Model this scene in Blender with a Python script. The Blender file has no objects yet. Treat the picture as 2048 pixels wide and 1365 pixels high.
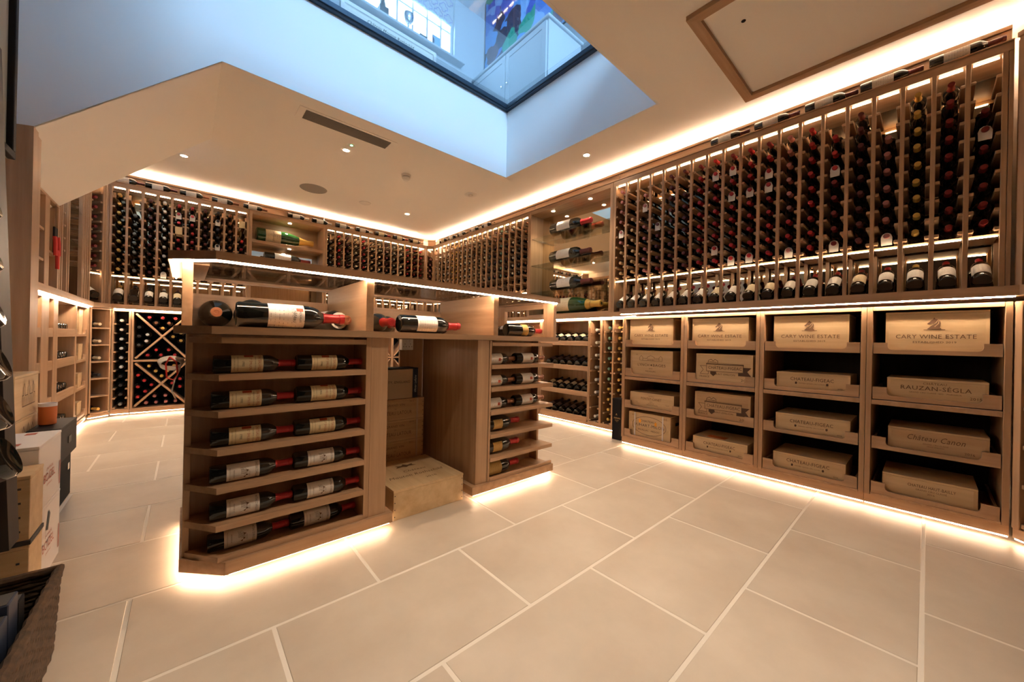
import bpy, bmesh, math, random
from mathutils import Matrix, Vector
random.seed(7)
sc = bpy.context.scene
COL = sc.collection
PI = math.pi
rad = math.radians

# ------------------------------------------------------------------ camera
F_PX, YAW, PITCH, ROLL = 737.0, rad(41.6), rad(0.06), rad(1.2)
fwd = Vector((math.sin(YAW), math.cos(YAW), 0)); rgt = Vector((math.cos(YAW), -math.sin(YAW), 0)); upv = Vector((0, 0, 1))
f_ = fwd*math.cos(PITCH) + upv*math.sin(PITCH); u_ = upv*math.cos(PITCH) - fwd*math.sin(PITCH)
r2 = rgt*math.cos(ROLL) + u_*math.sin(ROLL); u2 = u_*math.cos(ROLL) - rgt*math.sin(ROLL)
cam = bpy.data.cameras.new('camera'); cam.sensor_width = 36; cam.lens = F_PX/2048*36; cam.clip_start = .02
camo = bpy.data.objects.new('camera', cam); COL.objects.link(camo)
camo.matrix_world = Matrix(((r2.x, u2.x, -f_.x, 0), (r2.y, u2.y, -f_.y, 0), (r2.z, u2.z, -f_.z, 1.0), (0, 0, 0, 1)))
sc.camera = camo

# ------------------------------------------------------------------ world, daylight, exposure
sc.view_settings.view_transform = 'Standard'; sc.view_settings.look = 'None'
sc.view_settings.gamma = 1.0; sc.view_settings.use_curve_mapping = False
sc.view_settings.exposure = 2.06
sc.cycles.use_denoising = True
sc.cycles.max_bounces = 5; sc.cycles.diffuse_bounces = 4; sc.cycles.glossy_bounces = 3
sc.cycles.use_adaptive_sampling = True; sc.cycles.adaptive_threshold = .12; sc.cycles.adaptive_min_samples = 16
sc.cycles.transparent_max_bounces = 12; sc.cycles.transmission_bounces = 4
sc.cycles.caustics_reflective = False; sc.cycles.caustics_refractive = False
sc.cycles.sample_clamp_indirect = 4.0
w = bpy.data.worlds.new('daylight'); sc.world = w; w.use_nodes = True
w.node_tree.nodes['Background'].inputs[0].default_value = (.62, .82, 1.0, 1)
w.node_tree.nodes['Background'].inputs[1].default_value = 3.0
LED = (1.0, .69, .45)
K_PLINTH, K_LEDGE, K_COVE, K_BAR, K_DISP, K_SPOT = 11.0, 40.0, 42.0, 13.0, 9.0, 60.0

def area_light(name, loc, rot, sx, sy, watts, col):
    l = bpy.data.lights.new(name, 'AREA'); l.shape = 'RECTANGLE'; l.size = sx; l.size_y = sy; l.energy = watts; l.color = col
    o = bpy.data.objects.new(name, l); COL.objects.link(o); o.location = loc; o.rotation_euler = rot
    return o
SKYC = (.52, .75, 1.0)
area_light('daylight_window_upstairs', (2.0, 4.72, 5.62), (rad(-90), 0, 0), 1.5, 1.35, 26, SKYC)
area_light('daylight_opposite_window_upstairs', (1.6, -1.1, 5.3), (rad(68), 0, 0), 2.4, 1.6, 108, SKYC)

# ------------------------------------------------------------------ materials
MATS = {}
def base(name):
    m = bpy.data.materials.new(name); m.use_nodes = True; nt = m.node_tree
    return m, nt, nt.nodes['Principled BSDF'], nt.nodes, nt.links
def plain(name, col, rough=.5, metal=0., spec=.5, coat=0.):
    m, nt, b, N, L = base(name)
    b.inputs['Base Color'].default_value = (*col, 1); b.inputs['Roughness'].default_value = rough
    b.inputs['Metallic'].default_value = metal; b.inputs['Specular IOR Level'].default_value = spec
    b.inputs['Coat Weight'].default_value = coat
    MATS[name] = m; return m
def emit(name, col, s):
    m, nt, b, N, L = base(name)
    b.inputs['Base Color'].default_value = (.8, .8, .8, 1)
    b.inputs['Emission Color'].default_value = (*col, 1); b.inputs['Emission Strength'].default_value = s
    MATS[name] = m; return m
def mottled(name, c1, c2, scale, rough=.6, bump=0., stretch=(1, 1, 1), detail=6, offs=True):
    m, nt, b, N, L = base(name)
    tc = N.new('ShaderNodeTexCoord'); mp = N.new('ShaderNodeMapping'); mp.inputs['Scale'].default_value = stretch
    src = tc.outputs['Object']
    if offs:
        oi = N.new('ShaderNodeObjectInfo'); vm = N.new('ShaderNodeVectorMath'); vm.operation = 'MULTIPLY_ADD'
        cb = N.new('ShaderNodeCombineXYZ')
        for k in range(3): L.new(oi.outputs['Random'], cb.inputs[k])
        vm.inputs[1].default_value = (13.7, 9.1, 17.3); L.new(cb.outputs[0], vm.inputs[0]); L.new(src, vm.inputs[2]); src = vm.outputs[0]
    L.new(src, mp.inputs['Vector'])
    n = N.new('ShaderNodeTexNoise'); n.inputs['Scale'].default_value = scale; n.inputs['Detail'].default_value = detail
    n.inputs['Roughness'].default_value = .6; L.new(mp.outputs[0], n.inputs['Vector'])
    r = N.new('ShaderNodeValToRGB'); r.color_ramp.elements[0].position = .3; r.color_ramp.elements[1].position = .72
    r.color_ramp.elements[0].color = (*c1, 1); r.color_ramp.elements[1].color = (*c2, 1)
    L.new(n.outputs['Fac'], r.inputs[0]); L.new(r.outputs[0], b.inputs['Base Color'])
    b.inputs['Roughness'].default_value = rough
    if bump:
        bp = N.new('ShaderNodeBump'); bp.inputs['Strength'].default_value = bump; bp.inputs['Distance'].default_value = .004
        L.new(n.outputs['Fac'], bp.inputs['Height']); L.new(bp.outputs[0], b.inputs['Normal'])
    MATS[name] = m; return m
def wood(name, c1, c2, across=16., along=.9, rough=.42):
    for ax in 'xyz':
        st = [across]*3; st['xyz'.index(ax)] = along
        mottled(name+'_'+ax, c1, c2, 1.6, rough, .12, st, 7)
wood('oak', (.36, .213, .113), (.51, .325, .193))
wood('pine', (.53, .36, .19), (.68, .50, .29), 13., .7, .5)
wood('pinedark', (.42, .26, .13), (.56, .38, .21), 13., .7, .5)
wood('darkwood', (.018, .010, .006), (.036, .021, .013), 14., .8, .6)
mottled('limestone', (.46, .39, .31), (.58, .51, .42), 2.4, .42, .05, detail=9)
plain('grout', (.74, .69, .61), .85)
plain('paint', (.90, .87, .82), .75)
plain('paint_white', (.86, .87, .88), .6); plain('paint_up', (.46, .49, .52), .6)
plain('plastic_white', (.80, .78, .74), .4)
plain('grille', (.22, .20, .18), .6)
plain('speaker_cloth', (.30, .28, .26), .8)
plain('black', (.010, .010, .012), .6, 0, .15)
plain('blackcard', (.014, .014, .016), .75, 0, .12)
plain('rubber_dark', (.03, .03, .03), .6)
plain('frame_dark', (.03, .05, .075), .35, .6)
plain('chrome', (.7, .7, .72), .18, 1)
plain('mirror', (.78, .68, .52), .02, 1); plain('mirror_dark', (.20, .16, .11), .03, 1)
plain('ink', (.075, .035, .018), .7)
plain('ink_soft', (.14, .07, .032), .7)
plain('ink_black', (.02, .02, .02), .6)
plain('ink_red', (.42, .07, .03), .6)
plain('ink_white', (.85, .85, .82), .6)
plain('ink_gold', (.62, .42, .16), .4, .5)
plain('ink_orange', (.95, .42, .03), .6)
plain('glass_black', (.006, .007, .006), .06, 0, .6, .4)
plain('glass_green', (.01, .05, .012), .06, 0, .6, .5)
plain('acrylic_edge', (.55, .55, .5), .2)
plain('paper', (.80, .77, .70), .7)
plain('paper_tan', (.72, .56, .30), .7)
plain('mount_card', (.34, .32, .25), .6); plain('cork', (.42, .24, .12), .8)
plain('card_white', (.74, .70, .68), .7)
plain('card_tan', (.48, .36, .24), .7)
plain('lilac', (.30, .26, .52), .7)
plain('navy', (.012, .02, .045), .6)
plain('orange', (.55, .14, .03), .6)
plain('red_cord', (.6, .03, .02), .6)
plain('cable_white', (.75, .74, .7), .5)
mottled('wicker', (.03, .017, .008), (.11, .062, .03), 30, .85, .6)
for n_, c_ in dict(red=(.42, .022, .026), darkred=(.20, .02, .02), maroon=(.11, .026, .026), pink=(.42, .16, .15), gold=(.60, .38, .09), white=(.72, .68, .60),
                   cream=(.62, .50, .34), tan=(.50, .33, .17), copper=(.32, .125, .06), black=(.03, .03, .035), grey=(.20, .20, .18), green=(.16, .30, .24), yellow=(.80, .55, .02), silver=(.6, .62, .6)).items():
    plain('foil_'+n_, c_, .34, .25)
def label_mat(name, col, ink, dens=.55):
    m, nt, b, N, L = base(name)
    tc = N.new('ShaderNodeTexCoord'); sp = N.new('ShaderNodeSeparateXYZ'); L.new(tc.outputs['Object'], sp.inputs[0])
    wv = N.new('ShaderNodeMath'); wv.operation = 'MULTIPLY'; wv.inputs[1].default_value = 560.; L.new(sp.outputs[2], wv.inputs[0])
    sn = N.new('ShaderNodeMath'); sn.operation = 'SINE'; L.new(wv.outputs[0], sn.inputs[0])
    mp = N.new('ShaderNodeMapping'); mp.inputs['Scale'].default_value = (260, 260, 40); L.new(tc.outputs['Object'], mp.inputs[0])
    nz = N.new('ShaderNodeTexNoise'); nz.inputs['Scale'].default_value = 1.; L.new(mp.outputs[0], nz.inputs['Vector'])
    ad = N.new('ShaderNodeMath'); ad.operation = 'MULTIPLY'; L.new(sn.outputs[0], ad.inputs[0]); L.new(nz.outputs['Fac'], ad.inputs[1])
    gt = N.new('ShaderNodeMath'); gt.operation = 'GREATER_THAN'; gt.inputs[1].default_value = dens; L.new(ad.outputs[0], gt.inputs[0])
    mx = N.new('ShaderNodeMix'); mx.data_type = 'RGBA'; mx.inputs['A'].default_value = (*col, 1); mx.inputs['B'].default_value = (*ink, 1)
    L.new(gt.outputs[0], mx.inputs['Factor']); L.new(mx.outputs['Result'], b.inputs['Base Color']); b.inputs['Roughness'].default_value = .65
    MATS[name] = m
label_mat('label_white', (.80, .77, .72), (.35, .32, .3)); label_mat('label_cream', (.74, .64, .44), (.35, .25, .16))
label_mat('label_gold', (.52, .34, .10), (.20, .12, .03)); label_mat('label_tan', (.60, .46, .28), (.3, .2, .1)); label_mat('label_dark', (.10, .06, .05), (.3, .22, .12))
emit('led_plinth', LED, K_PLINTH); emit('led_ledge', (1, .77, .55), K_LEDGE); emit('led_cove', (1.0, .73, .50), K_COVE)
emit('led_bar', (1, .74, .48), K_BAR); emit('led_disp', (1, .74, .48), K_DISP); emit('led_spot', (1, .80, .58), K_SPOT); emit('led_green', (.1, 1, .3), 5)
def clear_mat(name, tint, gloss, ior=1.45):
    m = bpy.data.materials.new(name); m.use_nodes = True; nt = m.node_tree; N, L = nt.nodes, nt.links
    N.remove(N['Principled BSDF']); out = N['Material Output']
    t = N.new('ShaderNodeBsdfTransparent'); t.inputs[0].default_value = (*tint, 1)
    g = N.new('ShaderNodeBsdfGlossy'); g.inputs['Roughness'].default_value = .02; g.inputs['Color'].default_value = (1, 1, 1, 1)
    fr = N.new('ShaderNodeFresnel'); fr.inputs[0].default_value = ior
    ml = N.new('ShaderNodeMath'); ml.operation = 'MULTIPLY'; ml.inputs[1].default_value = gloss; L.new(fr.outputs[0], ml.inputs[0])
    mx = N.new('ShaderNodeMixShader'); L.new(ml.outputs[0], mx.inputs[0]); L.new(t.outputs[0], mx.inputs[1]); L.new(g.outputs[0], mx.inputs[2])
    L.new(mx.outputs[0], out.inputs[0]); MATS[name] = m
clear_mat('glass_pane', (.86, .95, 1.0), .25); clear_mat('glass_shelf', (.93, .96, .94), .6); clear_mat('acrylic', (.9, .92, .9), 1.0)
clear_mat('glass_top', (.66, .62, .57), .45); clear_mat('window_pane', (.97, .99, 1), .3)
def painting_mat():
    m, nt, b, N, L = base('painting')
    tc = N.new('ShaderNodeTexCoord'); v = N.new('ShaderNodeTexVoronoi'); v.inputs['Scale'].default_value = 5.5
    nz = N.new('ShaderNodeTexNoise'); nz.inputs['Scale'].default_value = 3.; mp = N.new('ShaderNodeMix'); mp.data_type = 'RGBA'
    mp.inputs['Factor'].default_value = .25; L.new(tc.outputs['Object'], nz.inputs['Vector']); L.new(tc.outputs['Object'], mp.inputs['A']); L.new(nz.outputs['Color'], mp.inputs['B'])
    L.new(mp.outputs['Result'], v.inputs['Vector'])
    sp = N.new('ShaderNodeSeparateXYZ'); L.new(v.outputs['Color'], sp.inputs[0])
    r = N.new('ShaderNodeValToRGB'); r.color_ramp.interpolation = 'CONSTANT'
    cols = [(.05, .10, .45), (.10, .30, .65), (.03, .03, .07), (.02, .32, .22), (.22, .40, .70), (.12, .07, .10), (.05, .18, .55)]
    e = r.color_ramp.elements; e[0].color = (*cols[0], 1); e[1].position = 1/7; e[1].color = (*cols[1], 1)
    for k in range(2, 7): x = e.new(k/7); x.color = (*cols[k], 1)
    L.new(sp.outputs[0], r.inputs[0]); L.new(r.outputs[0], b.inputs['Base Color']); b.inputs['Roughness'].default_value = .65
    MATS['painting'] = m
painting_mat()

# ------------------------------------------------------------------ helpers
WC = {}
def tag(o, label=None, cat=None, group=None, kind=None):
    if label: o['label'] = label
    if cat: o['category'] = cat
    if group: o['group'] = group
    if kind: o['kind'] = kind
    return o
def thing(name, label, cat, loc=(0, 0, 0), rotz=0., group=None, world=False):
    o = bpy.data.objects.new(name, None); COL.objects.link(o); o.empty_display_size = .05
    o.location = loc; o.rotation_euler = (0, 0, rotz); tag(o, label, cat, group)
    if world: WC[o.name] = Vector(loc)
    return o
def mat_for(m, d):
    if m+'_x' in MATS: return MATS[m+'_'+'xyz'[max(range(3), key=lambda k: d[k])]]
    return MATS[m]
BOX = {}
def boxmesh(d, m, bev):
    k = (round(d[0], 4), round(d[1], 4), round(d[2], 4), m.name, bev)
    if k in BOX: return BOX[k]
    me = bpy.data.meshes.new('box'); bm = bmesh.new(); bmesh.ops.create_cube(bm, size=1)
    for v in bm.verts: v.co = Vector((v.co.x*d[0], v.co.y*d[1], v.co.z*d[2]))
    if bev and min(d) > 3*bev: bmesh.ops.bevel(bm, geom=bm.edges[:], offset=bev, segments=1, affect='EDGES')
    bm.to_mesh(me); bm.free(); me.materials.append(m); BOX[k] = me
    return me
def put(name, me, parent=None, loc=(0, 0, 0), rot=(0, 0, 0)):
    o = bpy.data.objects.new(name, me); COL.objects.link(o)
    if parent is not None:
        o.parent = parent
        if parent.name in WC: loc = Vector(loc) - WC[parent.name]
    o.location = loc; o.rotation_euler = rot
    return o
def box(name, parent, m, x0, x1, y0, y1, z0, z1, bev=.0015, rot=(0, 0, 0)):
    d = (abs(x1-x0), abs(y1-y0), abs(z1-z0))
    return put(name, boxmesh(d, mat_for(m, d), bev), parent, ((x0+x1)/2, (y0+y1)/2, (z0+z1)/2), rot)
def mesh_of(verts, faces, m, smooth=False, ang=40):
    me = bpy.data.meshes.new('mesh'); me.from_pydata([tuple(v) for v in verts], [], faces); me.validate()
    me.materials.append(MATS[m] if isinstance(m, str) else m)
    if smooth:
        me.polygons.foreach_set('use_smooth', [True]*len(me.polygons))
        me.set_sharp_from_angle(angle=rad(ang))
    me.update(); return me
def prism(name, parent, m, pts, a0, a1, axis='z'):
    """polygon pts extruded from a0 to a1; axis z: pts=(x,y); axis y: pts=(x,z); axis x: pts=(y,z)."""
    f = {'z': lambda p, a: (p[0], p[1], a), 'y': lambda p, a: (p[0], a, p[1]), 'x': lambda p, a: (a, p[0], p[1])}[axis]
    n = len(pts)
    cx = sum(p[0] for p in pts)/n; cy = sum(p[1] for p in pts)/n; c = Vector(f((cx, cy), a0))
    vs = [Vector(f(p, a))-c for a in (a0, a1) for p in pts]
    fs = [list(range(n)), list(range(n, 2*n))[::-1]] + [(i, i+n, (i+1) % n+n, (i+1) % n) for i in range(n)]
    d = [max(v[k] for v in vs)-min(v[k] for v in vs) for k in range(3)]
    me = mesh_of(vs, fs, mat_for(m, d))
    bm = bmesh.new(); bm.from_mesh(me); bmesh.ops.recalc_face_normals(bm, faces=bm.faces[:]); bm.to_mesh(me); bm.free()
    return put(name, me, parent, c)
def lathe_mesh(prof, m, seg=20, a0=0., a1=2*PI):
    full = abs(a1-a0-2*PI) < 1e-6; n = seg if full else seg+1
    vs, fs = [], []
    for r, z in prof:
        for k in range(n):
            a = a0+(a1-a0)*k/seg; vs.append((r*math.cos(a), r*math.sin(a), z))
    for i in range(len(prof)-1):
        for k in range(seg):
            k2 = (k+1) % n; fs.append((i*n+k, i*n+k2, (i+1)*n+k2, (i+1)*n+k))
    me = mesh_of(vs, fs, m)
    bm = bmesh.new(); bm.from_mesh(me); bmesh.ops.remove_doubles(bm, verts=bm.verts[:], dist=1e-6)
    bmesh.ops.recalc_face_normals(bm, faces=bm.faces[:]) if full else None
    bm.to_mesh(me); bm.free()
    me.polygons.foreach_set('use_smooth', [True]*len(me.polygons)); me.set_sharp_from_angle(angle=rad(38)); me.update()
    return me
def tube_mesh(pts, r, m, seg=8, closed=False):
    pts = [Vector(p) for p in pts]; vs, fs = [], []; n = len(pts)
    for i, p in enumerate(pts):
        t = (pts[(i+1) % n if closed else min(i+1, n-1)]-pts[(i-1) % n if closed else max(i-1, 0)]).normalized()
        a = t.cross(Vector((.31, .17, .93))).normalized(); b = t.cross(a)
        for k in range(seg):
            q = 2*PI*k/seg; vs.append(p+a*r*math.cos(q)+b*r*math.sin(q))
    for i in range(n if closed else n-1):
        j = (i+1) % n
        for k in range(seg): fs.append((i*seg+k, i*seg+(k+1) % seg, j*seg+(k+1) % seg, j*seg+k))
    if not closed: fs += [tuple(range(seg))[::-1], tuple(range((n-1)*seg, n*seg))]
    return mesh_of(vs, fs, m, True)
TXT = {}
def text_mesh(s, size, m, width=None, shear=0.):
    k = (s, size, m, width, shear)
    if k in TXT: return TXT[k]
    cu = bpy.data.curves.new('lettering', 'FONT'); cu.body = s; cu.size = size; cu.align_x = 'CENTER'; cu.align_y = 'CENTER'
    cu.resolution_u = 2; cu.shear = shear; cu.space_character = 1.06
    ob = bpy.data.objects.new('lettering', cu); me = bpy.data.meshes.new_from_object(ob)
    bpy.data.objects.remove(ob); bpy.data.curves.remove(cu)
    if width and len(me.vertices):
        xs = [v.co.x for v in me.vertices]; wd = max(xs)-min(xs); mid = (max(xs)+min(xs))/2
        for v in me.vertices: v.co.x = (v.co.x-mid)*width/wd
    me.materials.clear(); me.materials.append(MATS[m]); TXT[k] = me
    return me
def lettering(parent, s, size, x, z, y, m='ink', width=None, shear=0., name='lettering'):
    """flat printing on a face that looks towards local -y."""
    return put(name, text_mesh(s, size, m, width, shear), parent, (x, y-.0008, z), (PI/2, 0, 0))
def print_shape(parent, pts, x, z, y, m='ink', name='printed_mark'):
    vs = [(p[0], 0, p[1]) for p in pts]; return put(name, mesh_of(vs, [list(range(len(pts)))], m), parent, (x, y-.0009, z))
def print_line(parent, pts, wd, x, z, y, m='ink', closed=False, name='printed_mark'):
    P = [Vector((p[0], p[1])) for p in pts]; vs, fs = [], []; n = len(P)
    for i in range(n if closed else n-1):
        a, b = P[i], P[(i+1) % n]; t = (b-a).normalized(); q = Vector((-t.y, t.x))*wd/2; e = t*wd/2
        k = len(vs); vs += [(c.x, 0, c.y) for c in (a-e+q, b+e+q, b+e-q, a-e-q)]; fs.append((k, k+1, k+2, k+3))
    return put(name, mesh_of(vs, fs, m), parent, (x, y-.0009, z))
def curved_text(parent, s, size, r, z, m, ang=0., width=None):
    """lettering wrapped round a bottle that stands on z; reads from the -y side."""
    me = text_mesh(s, size, m, width).copy()
    for v in me.vertices:
        a = -PI/2+ang+v.co.x/r; zz = z+v.co.y
        v.co = Vector((r*math.cos(a), r*math.sin(a), zz))
    return put('lettering', me, parent)
def copy_tree(o, parent=None):
    c = o.copy(); COL.objects.link(c); c.parent = parent
    for ch in o.children: copy_tree(ch, c)
    return c
def kill_tree(o):
    for ch in list(o.children): kill_tree(ch)
    bpy.data.objects.remove(o)
ORD = 'first second third fourth fifth sixth seventh eighth ninth tenth eleventh twelfth thirteenth fourteenth fifteenth sixteenth seventeenth eighteenth nineteenth twentieth'.split()

# ------------------------------------------------------------------ the setting
def struct(name, bits, m, loc=None):
    """one structural mesh from boxes given in world coordinates"""
    bm = bmesh.new()
    for (x0, x1, y0, y1, z0, z1) in bits:
        r = bmesh.ops.create_cube(bm, size=1)
        for v in r['verts']: v.co = Vector(((x0+x1)/2+v.co.x*(x1-x0), (y0+y1)/2+v.co.y*(y1-y0), (z0+z1)/2+v.co.z*(z1-z0)))
    me = bpy.data.meshes.new(name); bm.to_mesh(me); bm.free(); me.materials.append(MATS[m])
    o = put(name, me); tag(o, kind='structure'); return o
CZ, WX0, WY0 = 3.0, 2.9, 3.44      # ceiling height; light well: right side x, far side y
XL, XR, YB, YN = -1.22, 4.05, 6.95, -1.25
floor = struct('floor', [(XL, XR, YN, YB, -.12, -.0015)], 'grout')
tag(floor, 'pale limestone tile floor with light grout joints')
TILE = {}
yy = [-1.0, -.5, 0., .49, .985, 1.48, 1.98, 2.49, 3.0, 3.5, 4.0, 4.5, 5.0, 5.48, 5.98, 6.45]
for i in range(len(yy)-1):
    off = .245 if i % 2 == 0 else .615
    k = math.floor((XL-off)/.753)
    while off+k*.753 < XR:
        x0, x1 = max(off+k*.753, XL), min(off+(k+1)*.753, XR); k += 1
        if x1-x0 < .06: continue
        g = .005
        box('floor_tile', floor, 'limestone', x0+g, x1-g, yy[i]+g, yy[i+1]-g, -.03, random.uniform(-.0006, .0008), .003)
ceiling = struct('ceiling', [(XL, XR, 4.85, YB, CZ, CZ+.1), (.17, XR, WY0+.02, 4.85, CZ, CZ+.1), (WX0+.02, XR, 1.50, WY0+.02, CZ, CZ+.1),
                             (XL, XR, YN, 1.50, CZ, CZ+.1)], 'paint')
tag(ceiling, 'smooth warm white ceiling with recessed lights')
# light well
wf = struct('wall_well_far', [(.17, WX0+.1, WY0, WY0+.0195, CZ, 3.80), (XL, .17, WY0, WY0+.0195, CZ+.1, 3.80)], 'paint_white')
# the far face of the well runs down to the sloped soffit on the stair side
prism('wall_well_stair', None, 'paint_white', [(.17, 3.1), (.17, 3.0), (XL, 3.0-.967*(.17-XL)), (XL, 3.1)], WY0, WY0+.0195, 'y')['kind'] = 'structure'
struct('wall_well_side', [(WX0, WX0+.0195, 1.52, WY0, CZ, 3.80)], 'paint_white')
struct('wall_well_near', [(XL, WX0+.0195, 1.5005, 1.52, CZ, 3.80)], 'paint_white')
so = prism('ceiling_soffit', None, 'paint', [(.17, 3.0), (XL, 3.0-.967*(.17-XL)), (XL, 3.08-.967*(.17-XL)), (.17, 3.08)], WY0+.001, 4.85, 'y')
so['kind'] = 'structure'
struct('wall_right', [(3.93, XR, YN, YB, 0, CZ)], 'paint'); struct('wall_back', [(XL, XR, 6.80, YB, 0, CZ)], 'paint')
struct('wall_left', [(XL-.1, XL, YN, YB, 0, 3.8)], 'paint'); struct('wall_front', [(XL, XR, YN-.1, YN, 0, CZ)], 'oak_z')
struct('wall_partition', [(-.60, -.53, YN, 2.35, 0, CZ)], 'darkwood_z')
# upstairs room seen through the glass floor light
UF = 3.86
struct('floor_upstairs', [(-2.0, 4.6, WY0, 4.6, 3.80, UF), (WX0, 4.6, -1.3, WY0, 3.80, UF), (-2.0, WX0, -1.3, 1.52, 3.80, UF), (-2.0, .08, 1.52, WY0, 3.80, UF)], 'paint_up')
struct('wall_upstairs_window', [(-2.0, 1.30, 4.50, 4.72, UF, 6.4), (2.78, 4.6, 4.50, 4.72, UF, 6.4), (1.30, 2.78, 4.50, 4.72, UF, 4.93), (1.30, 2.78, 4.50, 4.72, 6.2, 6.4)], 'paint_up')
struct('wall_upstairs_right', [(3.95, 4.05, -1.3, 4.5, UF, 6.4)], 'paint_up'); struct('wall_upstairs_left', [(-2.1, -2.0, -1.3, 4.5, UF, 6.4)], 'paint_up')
struct('ceiling_upstairs', [(-2.1, 4.6, -1.3, 4.72, 6.4, 6.5)], 'paint_up'); struct('wall_upstairs_opposite', [(-2.1, 4.6, -1.4, -1.3, UF, 6.4)], 'paint_up')

# ------------------------------------------------------------------ glass roof light over the well
win = thing('window_1', None, None, (1.6, 2.48, 3.80), world=True); tag(win, 'flat glass floor light in dark metal frame', kind='structure')
for nm, b in (('frame', (.06, WX0, WY0-.045, WY0+.0, 3.79, 3.86)), ('frame', (WX0-.045, WX0, 1.52, WY0, 3.79, 3.86)), ('frame', (.06, WX0, 1.52, 1.565, 3.79, 3.86)), ('frame', (.06, .105, 1.52, WY0, 3.79, 3.86))):
    box(nm, win, 'frame_dark', *b, bev=.004)
box('frame', win, 'frame_dark', .06, WX0-.02, WY0-.058, WY0-.045, 3.80, 3.815, .002)
box('frame', win, 'frame_dark', WX0-.058, WX0-.045, 1.53, WY0-.03, 3.80, 3.815, .002)
box('pane', win, 'glass_pane', .10, WX0-.04, 1.56, WY0-.04, 3.835, 3.85, 0)
# ------------------------------------------------------------------ upstairs: window, blind, sill things, poster, cabinet, painting
w2 = thing('window_2', None, None, (2.04, 4.6, 4.93), world=True); tag(w2, 'white sash window with small panes upstairs', kind='structure')
XS = [1.33, 1.545, 1.755, 1.965, 2.18, 2.39, 2.60, 2.75]; ZS = [4.97, 5.075, 5.36, 5.66, 5.96, 6.18]
for x in XS[1:-1]: box('glazing_bar', w2, 'paint_up', x-.011, x+.011, 4.56, 4.60, 4.97, 6.18)
for z in ZS[1:-1]: box('glazing_bar', w2, 'paint_up', 1.33, 2.75, 4.562, 4.598, z-.011, z+.011)
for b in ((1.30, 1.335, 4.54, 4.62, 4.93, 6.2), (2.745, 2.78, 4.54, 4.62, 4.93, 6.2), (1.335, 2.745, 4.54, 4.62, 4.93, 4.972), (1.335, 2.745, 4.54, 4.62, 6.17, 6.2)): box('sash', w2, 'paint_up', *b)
pm = {}
for i in range(len(XS)-1):
    for j in range(len(ZS)-1): box('pane', w2, 'window_pane', XS[i], XS[i+1], 4.577, 4.583, ZS[j], ZS[j+1], 0)
box('sill', w2, 'paint_up', 1.22, 2.90, 4.38, 4.56, 4.90, 4.93, .006)
for b in ((2.78, 2.86, 4.485, 4.50, 4.93, 6.3), (1.22, 1.30, 4.485, 4.50, 4.93, 6.3)): box('architrave', w2, 'paint_up', *b)
bl = thing('roman_blind', 'white roman blind with purple lattice print at the upstairs window', 'blind', (2.04, 4.52, 5.45), world=True)
box('fabric', bl, 'paint_up', 1.33, 2.75, 4.515, 4.535, 5.43, 6.2, .004)
for i in range(9):
    for j in range(6):
        cx, cz = 1.41+i*.16+(.08 if j % 2 else 0), 5.50+j*.12
        if cx > 2.69: continue
        q = [(.0, .075), (.03, .06), (.03, .035), (.07, .02), (.07, -.02), (.03, -.035), (.03, -.06), (0, -.075), (-.03, -.06), (-.03, -.035), (-.07, -.02), (-.07, .02), (-.03, .035), (-.03, .06)]
        q = [(a*.9, b*.85) for a, b in q]
        print_line(bl, q, .008, cx, cz, 4.514, 'lilac', True, 'printed_lattice')
cup = thing('trophy_cup', 'silver two-handled trophy cup on the upstairs window sill', 'trophy', (2.07, 4.46, 4.93))
put('cup', lathe_mesh([(0, 0), (.045, 0), (.045, .015), (.012, .03), (.010, .09), (.03, .10), (.065, .14), (.075, .19), (.07, .22), (.066, .22), (.0, .13)], 'chrome', 24), cup)
for s in (-1, 1): put('handle', tube_mesh([(s*.07, 0, .20), (s*.10, 0, .205), (s*.108, 0, .18), (s*.095, 0, .155), (s*.068, 0, .15)], .006, 'chrome', 6), cup)
fg = thing('bronze_figurine', 'dark upright figurine on square base on the upstairs sill', 'figurine', (1.74, 4.46, 4.93))
box('plinth', fg, 'rubber_dark', -.055, .055, -.05, .05, 0, .10)
put('figure', lathe_mesh([(0, .10), (.035, .10), (.03, .16), (.02, .20), (.035, .26), (.04, .32), (.018, .36), (.026, .40), (.02, .44), (0, .45)], 'rubber_dark', 14), fg)
ph = thing('photo_frame', 'small photo frame standing on the upstairs window sill', 'photo frame', (2.46, 4.44, 4.93))
box('frame', ph, 'chrome', -.06, .06, -.01, .01, 0, .15); box('photo', ph, 'painting', -.05, .05, -.0125, -.0105, .01, .14, 0)
ob = thing('trinket_box', 'tiny dark trinket box beside cup on upstairs sill', 'box', (2.26, 4.43, 4.93)); box('body', ob, 'rubber_dark', -.05, .05, -.03, .03, 0, .025); box('lid', ob, 'rubber_dark', -.052, .052, -.032, .032, .026, .034)
fr2 = thing('photo_frame', 'tall dark photo frame at the sill end behind poster', 'photo frame', (1.42, 4.45, 4.93)); box('frame', fr2, 'rubber_dark', -.08, .08, -.012, .012, 0, .25); box('photo', fr2, 'navy', -.065, .065, -.0145, -.0125, .015, .235, 0)
po = thing('framed_poster', 'framed cream poster with script title below upstairs window', 'poster', (1.87, 4.48, UF), world=True)
box('frame', po, 'card_white', 1.26, 1.30, 4.455, 4.495, UF, 4.875); box('frame', po, 'card_white', 2.44, 2.48, 4.455, 4.495, UF, 4.875)
box('frame', po, 'card_white', 1.30, 2.44, 4.455, 4.495, 4.835, 4.875); box('frame', po, 'card_white', 1.30, 2.44, 4.455, 4.495, UF, UF+.04)
box('print', po, 'paper', 1.30, 2.44, 4.475, 4.49, UF+.04, 4.835, 0)
lettering(po, 'Château Mouton Rothschild', .06, 1.866, 4.778, 4.475, 'ink_black', .60, .3)
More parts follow.
